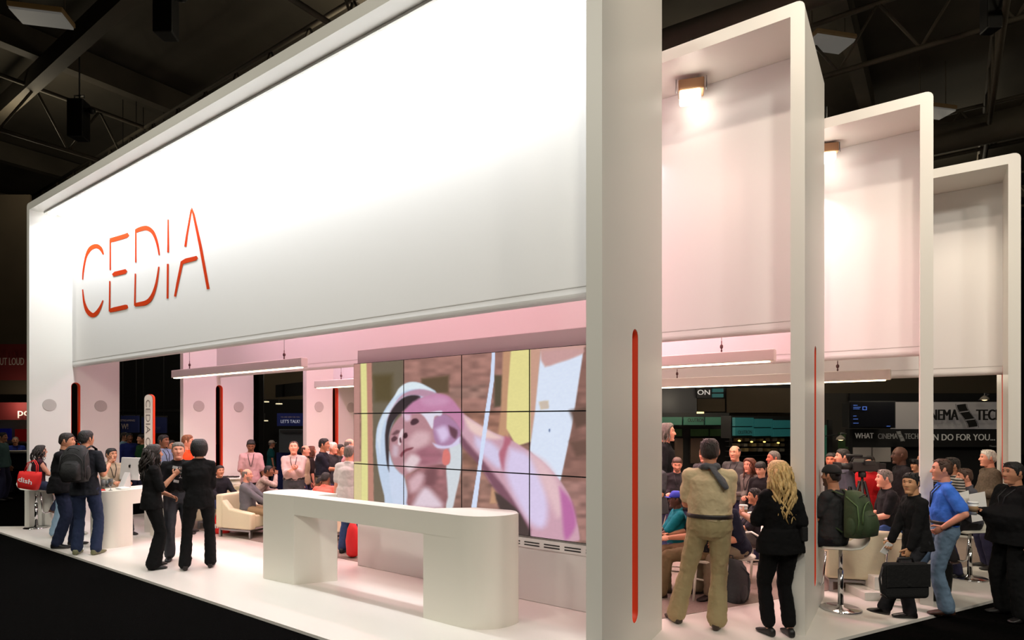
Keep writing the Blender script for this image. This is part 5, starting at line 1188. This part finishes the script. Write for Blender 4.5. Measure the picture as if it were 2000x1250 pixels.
# ------------------------------------------------------------------ things they carry
def backpack(loc, yaw, label, col, s=1.0, pitch=0, straps=True, pocket=None):
    t = thing('backpack', label, 'backpack', loc, yaw); t.rotation_euler = (pitch, 0, yaw)
    m = mat('nylon_%02x%02x%02x' % tuple(int(v*255) for v in col), col, .75, bump=.35, bscale=18, var=.15, vscale=9)
    mb = MB(); R = []
    for z, w, d in ((-.25, .11, .06), (-.24, .145, .095), (-.12, .160, .115), (.05, .155, .105), (.17, .135, .085), (.235, .095, .055), (.25, .05, .03)):
        R.append([Vector((w*s*(abs(math.cos(a))**.55)*(1 if math.cos(a) > 0 else -1), -d*s+d*s*(abs(math.sin(a))**.6)*(1 if math.sin(a) > 0 else -1), z*s)) for a in [2*PI*k/24 for k in range(24)]])
    mb.loft(R); mb.build('pack_body', m, t)
    mb = MB(); R = []
    for z, w, d in ((-.22, .08, .04), (-.21, .11, .075), (-.10, .12, .085), (.0, .11, .07), (.05, .07, .03)):
        R.append([Vector((w*s*(abs(math.cos(a))**.55)*(1 if math.cos(a) > 0 else -1), -.165*s-d*s*.5+d*s*(abs(math.sin(a))**.6)*(1 if math.sin(a) > 0 else -1), z*s)) for a in [2*PI*k/20 for k in range(20)]])
    mb.loft(R); mb.build('front_pocket', mat('nylon_b_%02x%02x%02x' % tuple(int(v*255) for v in (pocket or col)), pocket or tuple(v*.85 for v in col), .75, bump=.3, bscale=20), t)
    mb = MB().tube([(.13*s*math.cos(a), -.115*s-.10*s*(1-abs(math.cos(a)))*.9, .20*s*math.sin(a)+.02) for a in np.linspace(.1, PI-.1, 14)], .005*s, 5); mb.build('zip', m_black, t)
    tr = mat('trim_%02x%02x%02x' % tuple(int(v*255) for v in col), tuple(min(1, v*1.5+.02) for v in col), .7)
    MB().tube([(.135*s*math.cos(a)*1.0, -.19*s-.03*s*math.sin(a*.5), .17*s*math.sin(a)-.03*s) for a in np.linspace(-.3, PI+.3, 18)], .006*s, 5).build('piping', tr, t)
    for sd in (-1, 1):
        MB().tube([(sd*.135*s, -.05*s, .19*s), (sd*.145*s, -.17*s, .10*s), (sd*.152*s, -.19*s, -.05*s), (sd*.146*s, -.17*s, -.18*s)], .010*s, 6, 0, .5).build('compression_strap', tr, t)
        MB().ell((sd*.150*s, -.10*s, -.12*s), (.03*s, 0, 0), (0, .06*s, 0), (0, 0, .10*s), 12, 8).build('side_pocket', m, t)
    MB().tube([(-.09*s, -.255*s, .0), (0, -.268*s, .01*s), (.09*s, -.255*s, .0)], .004*s, 5).build('pocket_zip', m_black, t)
    mb = MB().tube([(-.03*s, -.02*s, .245*s), (-.02*s, -.02*s, .285*s), (.02*s, -.02*s, .285*s), (.03*s, -.02*s, .245*s)], .008*s, 6); mb.build('grab_handle', m_black, t)
    if straps:
        for sd in (-1, 1): MB().tube([(sd*.09*s, 0, .20*s), (sd*.105*s, .10*s, .235*s), (sd*.115*s, .20*s, .19*s), (sd*.12*s, .235*s, .06*s), (sd*.125*s, .16*s, -.10*s), (sd*.11*s, .0, -.20*s)], .022*s, 8, 0, .35).build('strap', m, t)
    return t
def on_back(inf, label, col, s=1.0, off=.13, up=.0, pocket=None):
    F = inf['R3']@inf['F']; U = inf['R3']@inf['T']; p = inf['chest']-F*off*inf['s']+U*up
    return backpack(p, inf['yaw'], label, col, s*inf['s'], 0, True, pocket)
bp = on_back(pack_man, 'black backpack worn by the man in jeans at the left desk', (.06, .06, .062), 1.0, .15, .02)
on_back(r16, 'dark backpack worn by the man with raised hands, only its straps in view', (.20, .18, .17), .85, .17, .0)
on_back(cap_man, 'olive green backpack worn by the man in the black cap', (.22, .29, .17), 1.02, .155, -.05, (.21, .28, .17))
backpack(W(1422, 6.75, .245), yawof(-60), 'dark grey backpack standing on the carpet behind the man in khaki', (.16, .17, .18), .95, .12, False)
backpack(W(1850, 6.75, .215), yawof(20), 'black backpack on the floor behind the legs of the man in blue', (.07, .07, .07), .85, -.1, False)
MB_ = MB()
def tote(p, yaw, label, s=1.0, txt='dish'):
    t = thing('tote_bag', label, 'bag', p, yaw, 'red tote bags'); m = mat('red_tote', (.86, .11, .10), .7, bump=.4, bscale=9)
    R = []
    for z, w, d in ((0, .15, .05), (.01, .165, .07), (.12, .19, .075), (.24, .20, .05), (.31, .195, .022)):
        R.append([Vector((w*s*(abs(math.cos(a))**.5)*(1 if math.cos(a) > 0 else -1), d*s*(abs(math.sin(a))**.6)*(1 if math.sin(a) > 0 else -1), (z+.02*math.cos(a)*z/.3)*s)) for a in [2*PI*k/24 for k in range(24)]])
    MB().loft(R).build('bag_body', m, t)
    for y in (-.02, .02): MB().tube([(-.10*s, y, .29*s), (-.06*s, y, .46*s), (.04*s, y, .52*s), (.10*s, y, .44*s), (.12*s, y, .29*s)], .010*s, 6, 0, .5).build('handle', m, t)
    text(txt, 'lettering', (-.135*s, -.078*s, .13*s), (1, 0, -.12), .085*s, m_paper, t, width=.25*s, depth=.004, heavy=.02)
    return t
tp = W(55, 10.95, 0); zt_ = 2+(HOR-955)/FPX*10.95
t = tote((tp.x, tp.y, zt_), YAW, 'red tote bag with white lettering hanging from the seated woman\'s arm', 1.02); t.rotation_euler = (0, math.radians(8), YAW)
tote(W(431, 10.9), YAW+.2, 'red tote bag standing on the carpet beside the half-hidden armchair', .9)
tote(W(688, 8.85), YAW-.6, 'red bag by the jeans of the man at the video wall edge', .85, '')if 0 else None
mb = MB(); R = []
for z, w, d in ((.02, .06, .05), (.05, .10, .08), (.25, .12, .09), (.42, .10, .06), (.52, .05, .03)): R.append([Vector((w*math.cos(a), d*math.sin(a), z)) for a in [2*PI*k/16 for k in range(16)]])
o = mb.loft(R).build('shopping_bag', mat('red_bag', (.80, .08, .10), .6, bump=.4, bscale=12)); o.location = W(689, 8.95); tag(o, 'red bag standing by the jeans at the edge of the video wall', 'bag')
def cup(p, label, sleeve=(.62, .50, .36), s=1.0, name='paper_cup'):
    t = thing(name, label, 'cup', p)
    MB().lathe((0, 0, 0), [(.001, 0), (.029*s, 0), (.040*s, .105*s), (.001, .105*s)], 20).build('cup_body', m_paper, t)
    MB().lathe((0, 0, 0), [(.0325*s, .03*s), (.0345*s, .03*s), (.0395*s, .08*s), (.0375*s, .08*s)], 20).build('sleeve', mat('cup_sleeve', sleeve, .8), t)
    MB().lathe((0, 0, 0), [(.001, .105*s), (.043*s, .105*s), (.043*s, .112*s), (.038*s, .122*s), (.001, .120*s)], 20).build('lid', m_paper, t)
    return t
def at_hand(inf, sd, f=.09, up=0.0, side=0):
    w = inf['wr'][sd]; el = inf['R3']@Vector((0, 1, 0)); return w+el*f*inf['s']+Vector((0, 0, up))+inf['R3']@Vector((side, 0, 0))
cup(at_hand(bl, -1, .085, -.04, .045), 'white paper cup in the hand of the blonde woman')
cup(at_hand(big, 1, .095, -.04, -.04), 'paper cup with brown sleeve in the hand of the heavy man in black', s=1.15)
g = at_hand(w6, 1, .085, .02, -.04)
m_glass = mat('clear_glass', (.95, .95, .95), .05, trans=.9); m_drink = mat('brown_drink', (.45, .28, .16), .3)
t = thing('wine_glass', 'stemmed glass with brown drink held by the woman with dark curls', 'glass', g)
MB().lathe((0, 0, 0), [(.001, -.07), (.03, -.07), (.030, -.066), (.004, -.06), (.004, -.01), (.03, .02), (.036, .05), (.032, .09), (.030, .09), (.033, .05), (.001, .012)], 20).build('bowl', m_glass, t)
MB().lathe((0, 0, 0), [(.001, .014), (.026, .022), (.031, .05), (.001, .05)], 16).build('drink', m_drink, t)
# name tags of the smiling man
for k, (px, py) in enumerate(((342, 913), (344, 940))):
    p = W(px, 8.62, 2+(HOR-py)/FPX*8.62); o = MB().obox((0, 0, 0), (.035, 0, -.006), (0, .003, 0), (.003, 0, .018)).build('name_tag', m_paper); o.location = p; o.rotation_euler = (0, 0, YAW)
    tag(o, ['white name tag on the chest of the smiling man', 'small white card held at the waist of the smiling man'][k], 'tag')
# sweater round the khaki man's neck
mb = MB(); n_ = kh['neck']; R3 = kh['R3']; s = kh['s']; F_ = R3@kh['F']; U_ = R3@kh['T']; X_ = R3@kh['X']
pts = [n_+X_*.075*s*math.sin(a)+F_*(.075*math.cos(a)-.0)*s+U_*(.012-.02*math.cos(a))*s for a in np.linspace(.6, 2*PI-.6, 13)]
mb.tube(pts, [.03*s+.006*math.sin(i*2) for i in range(13)], 10)
q = n_-F_*.085*s+X_*.02*s; mb.tube([q+U_*.02*s, q-F_*.03*s+X_*.05*s-U_*.05*s, q-F_*.035*s+X_*.10*s-U_*.12*s, q-F_*.03*s+X_*.13*s-U_*.17*s], [.035*s, .045*s, .05*s, .035*s], 10, 0, .5)
o = remeshed(mb, 'scarf', mat('grey_knit', (.33, .34, .36), .95, bump=.5, bscale=30), .009, 3, .012, .06); tag(o, 'grey sweater draped round the neck of the man in khaki', 'clothing')
# waist pack of the blonde woman
p = bl['pel']+bl['R3']@Vector((.17, -.08, .09)); o = MB().box((-.03, -.05, -.07), (.03, .05, .07)).build('belt_pouch', m_soft, None, .015); o.location = p; o.rotation_euler = (0, 0, bl['yaw']); tag(o, 'black pouch on the hip of the blonde woman', 'pouch')
# briefcase
b0 = walker['wr'][-1]; pc = W(1768, 5.85, 2+(HOR-1124)/FPX*5.85)
t = thing('briefcase', 'black soft briefcase carried by the walking man', 'bag', pc, YAW+.06)
MB().prism([(-.22, -.045), (.22, -.045), (.23, 0), (.22, .045), (-.22, .045), (-.23, 0)], -.22, .13).build('case_body', m_soft, t, .042, 4)
MB().prism([(-.215, -.055), (.215, -.055), (.215, -.048), (-.215, -.048)], -.10, .12).build('flap', mat('black_flap', (.07, .07, .072), .6, bump=.2, bscale=30), t, .003)
MB().tube([(-.08, 0, .12), (-.07, 0, .165), (.07, 0, .165), (.08, 0, .12)], .011, 8).build('handle', m_black, t)
MB().box((-.02, -.062, -.09), (.02, -.055, -.07)).build('clasp', m_steel, t)
MB().tube([(-.22, 0, .10), (-.27, -.02, -.02), (-.26, -.03, -.15), (-.2, -.03, -.2)], .012, 6, 0, .4).build('shoulder_strap', m_black, t)
p = at_hand(walker, 1, .06, -.07, -.02); o = MB().box((-.035, -.006, -.065), (.035, .006, .065)).build('phone', m_paper, None, .006); o.location = p; o.rotation_euler = (.2, .5, YAW); tag(o, 'white phone in the hand of the walking man', 'phone')
# papers
for k, (px, py, Z0, w_, h_, rz) in enumerate(((1881, 985, 7.55, .10, .15, .2), (1911, 990, 7.45, .09, .17, -.15))):
    p = W(px, Z0, 2+(HOR-py)/FPX*Z0); o = MB().obox((0, 0, 0), (w_, 0, .02), (0, .003, 0), (-.02, 0, h_)).build('paper_sheet', m_paper); o.location = p; o.rotation_euler = (0, 0, YAW+rz)
    tag(o, ['white paper held between the man in blue and the man in grey', 'white sheet held against the side of the man in grey'][k], 'paper')
# small camera held up
p = at_hand(striped, 1, .08, .04); t = thing('photo_camera', 'small black camera held up beside the white-haired man', 'camera', p, yawof(-70))
MB().box((-.06, -.02, -.035), (.06, .02, .035)).build('camera_body', m_black, t, .008); MB().lathe((0, 0, 0), [(.001, 0), (.028, 0), (.028, .05), (.001, .05)], 16).build('lens', m_black, t).rotation_euler = (-PI/2, 0, 0)
# video camera on tripod
p = W(1684, 8.3); zc = 2+(HOR-912)/FPX*8.3
t = thing('video_camera', 'black video camera on a tripod pointing left', 'camera', (p.x, p.y, zc), yawof(-88))
MB().box((-.055, -.22, -.06), (.055, .16, .07)).build('camera_body', m_black, t, .015)
MB().tube([(0, .15, .01), (0, .33, .01)], .045, 14).build('lens', m_black, t); MB().box((-.06, .32, -.045), (.06, .38, .065)).build('lens_hood', m_black, t, .006)
MB().tube([(0, -.15, .07), (0, -.12, .13), (0, .12, .13), (0, .15, .07)], .014, 8).build('carry_handle', m_black, t); MB().tube([(0, -.0, .15), (0, .22, .16)], .018, 8).build('microphone', m_black, t)
MB().box((-.11, -.12, .03), (-.06, .02, .09)).build('viewfinder', m_black, t, .006); MB().box((-.03, -.32, -.05), (.03, -.22, .05)).build('battery', m_black, t, .008)
t = thing('tripod', 'black tripod under the video camera', 'tripod', p, .3)
MB().lathe((0, 0, 0), [(.001, zc-.14), (.045, zc-.14), (.05, zc-.09), (.04, zc-.062), (.001, zc-.062)], 12).build('tripod_head', m_black, t)
MB().tube([(0, 0, zc-.55), (0, 0, zc-.14)], .016, 8).build('centre_column', m_black, t)
for k in range(3):
    a = 2*PI*k/3+.4; MB().tube([(.03*math.cos(a), .03*math.sin(a), zc-.2), (.2*math.cos(a), .2*math.sin(a), zc*.4), (.42*math.cos(a), .42*math.sin(a), .01)], [.02, .016, .011], 8).build('leg', m_black, t)
# desk things
p = W(253, 10.25, .90)
t = thing('desktop_computer', 'white desktop computer seen from behind on the left desk', 'computer', p, YAW-math.radians(20))
MB().prism([(-.24, .0), (.24, .0), (.22, -.03), (-.22, -.03)], .12, .50).build('display', mat('pale_aluminium', (.80, .78, .77), .35), t, .012)
mb = MB().add([(-.06, -.02, .0), (.06, -.02, .0), (.06, -.03, .25), (-.06, -.03, .25), (-.06, -.17, .0), (.06, -.17, .0), (.06, -.045, .25), (-.06, -.045, .25)], [(0, 1, 2, 3), (7, 6, 5, 4), (0, 4, 5, 1), (3, 2, 6, 7), (0, 3, 7, 4), (1, 5, 6, 2)])
t.children[0].rotation_euler = (math.radians(-6), 0, 0)
mb.build('stand', mat('pale_aluminium', (.80, .78, .77), .35), t, .004)
lg = MB(); c0 = (0, -.036, .36)
ap = [(.0, .012), (.012, .017), (.022, .012), (.024, .0), (.016, -.006), (.018, -.014), (.024, -.018), (.014, -.033), (.006, -.034), (0, -.031), (-.006, -.034), (-.014, -.033), (-.024, -.015), (-.024, .004), (-.018, .014), (-.010, .016)]
lg.add([(c0[0]+x, c0[1]+.0003, c0[2]+z) for x, z in ap]+[(c0[0]+x, c0[1]-.002, c0[2]+z) for x, z in ap], [tuple(range(16))[::-1], tuple(range(16, 32))]+[(a, (a+1) % 16, (a+1) % 16+16, a+16) for a in range(16)])
lf = [(.0, .018), (.001, .026), (.010, .032), (.009, .024)]; lg.add([(x, c0[1]-.002, c0[2]+z) for x, z in lf], [(0, 1, 2, 3)]); o = lg.build('emblem', mat('emblem_black', (.08, .08, .08), .4), t); o.rotation_euler = (math.radians(-6), 0, 0)
MB().tube([(.02, -.06, .02), (-.08, -.12, .012), (-.16, -.08, .012), (-.2, .02, .012)], .004, 5).build('cable', m_paper, t)
def tumbler(px, Z0, label, col, h=.15, stem=True):
    t = thing('cocktail_glass', label, 'glass', W(px, Z0, .90), 0)
    MB().lathe((0, 0, 0), [(.001, 0), (.028, 0), (.028, .004), (.005, .01), (.006, .05), (.03, .09), (.036, h), (.033, h), (.027, .092), (.001, .06)] if stem else [(.001, 0), (.03, 0), (.034, h), (.031, h), (.028, .01), (.001, .008)], 18).build('glass', m_glass, t)
    MB().lathe((0, 0, 0), [(.001, .062), (.024, .093), (.030, h-.02), (.001, h-.02)] if stem else [(.001, .01), (.027, .012), (.030, h-.04), (.001, h-.04)], 16).build('drink', mat('drink_%02x%02x%02x' % tuple(int(v*255) for v in col), col, .3), t)
tumbler(216, 9.75, 'tall glass of orange drink on the left desk', (.92, .62, .10), .19); tumbler(201, 9.9, 'glass with a yellow drink left of the orange one', (.80, .65, .25), .16, False)
tumbler(210, 10.2, 'pale glass behind the orange drink on the left desk', (.85, .82, .75), .12, False)
o = MB().prism([(-.09, -.05), (.08, -.07), (.10, .04), (-.06, .07)], 0, .012).build('napkin', mat('red_napkin', (.82, .25, .2), .8, var=.4, vscale=30), None, .003); o.location = W(196, 9.75, .90); tag(o, 'red and white napkins on the left desk edge', 'napkin')
o = MB().prism([(-.11, -.07), (.11, -.07), (.11, .07), (-.11, .07)], 0, .03).build('keyboard', m_paper, None, .008); o.location = W(240, 9.95, .90); tag(o, 'small white box lying beside the computer', 'box')
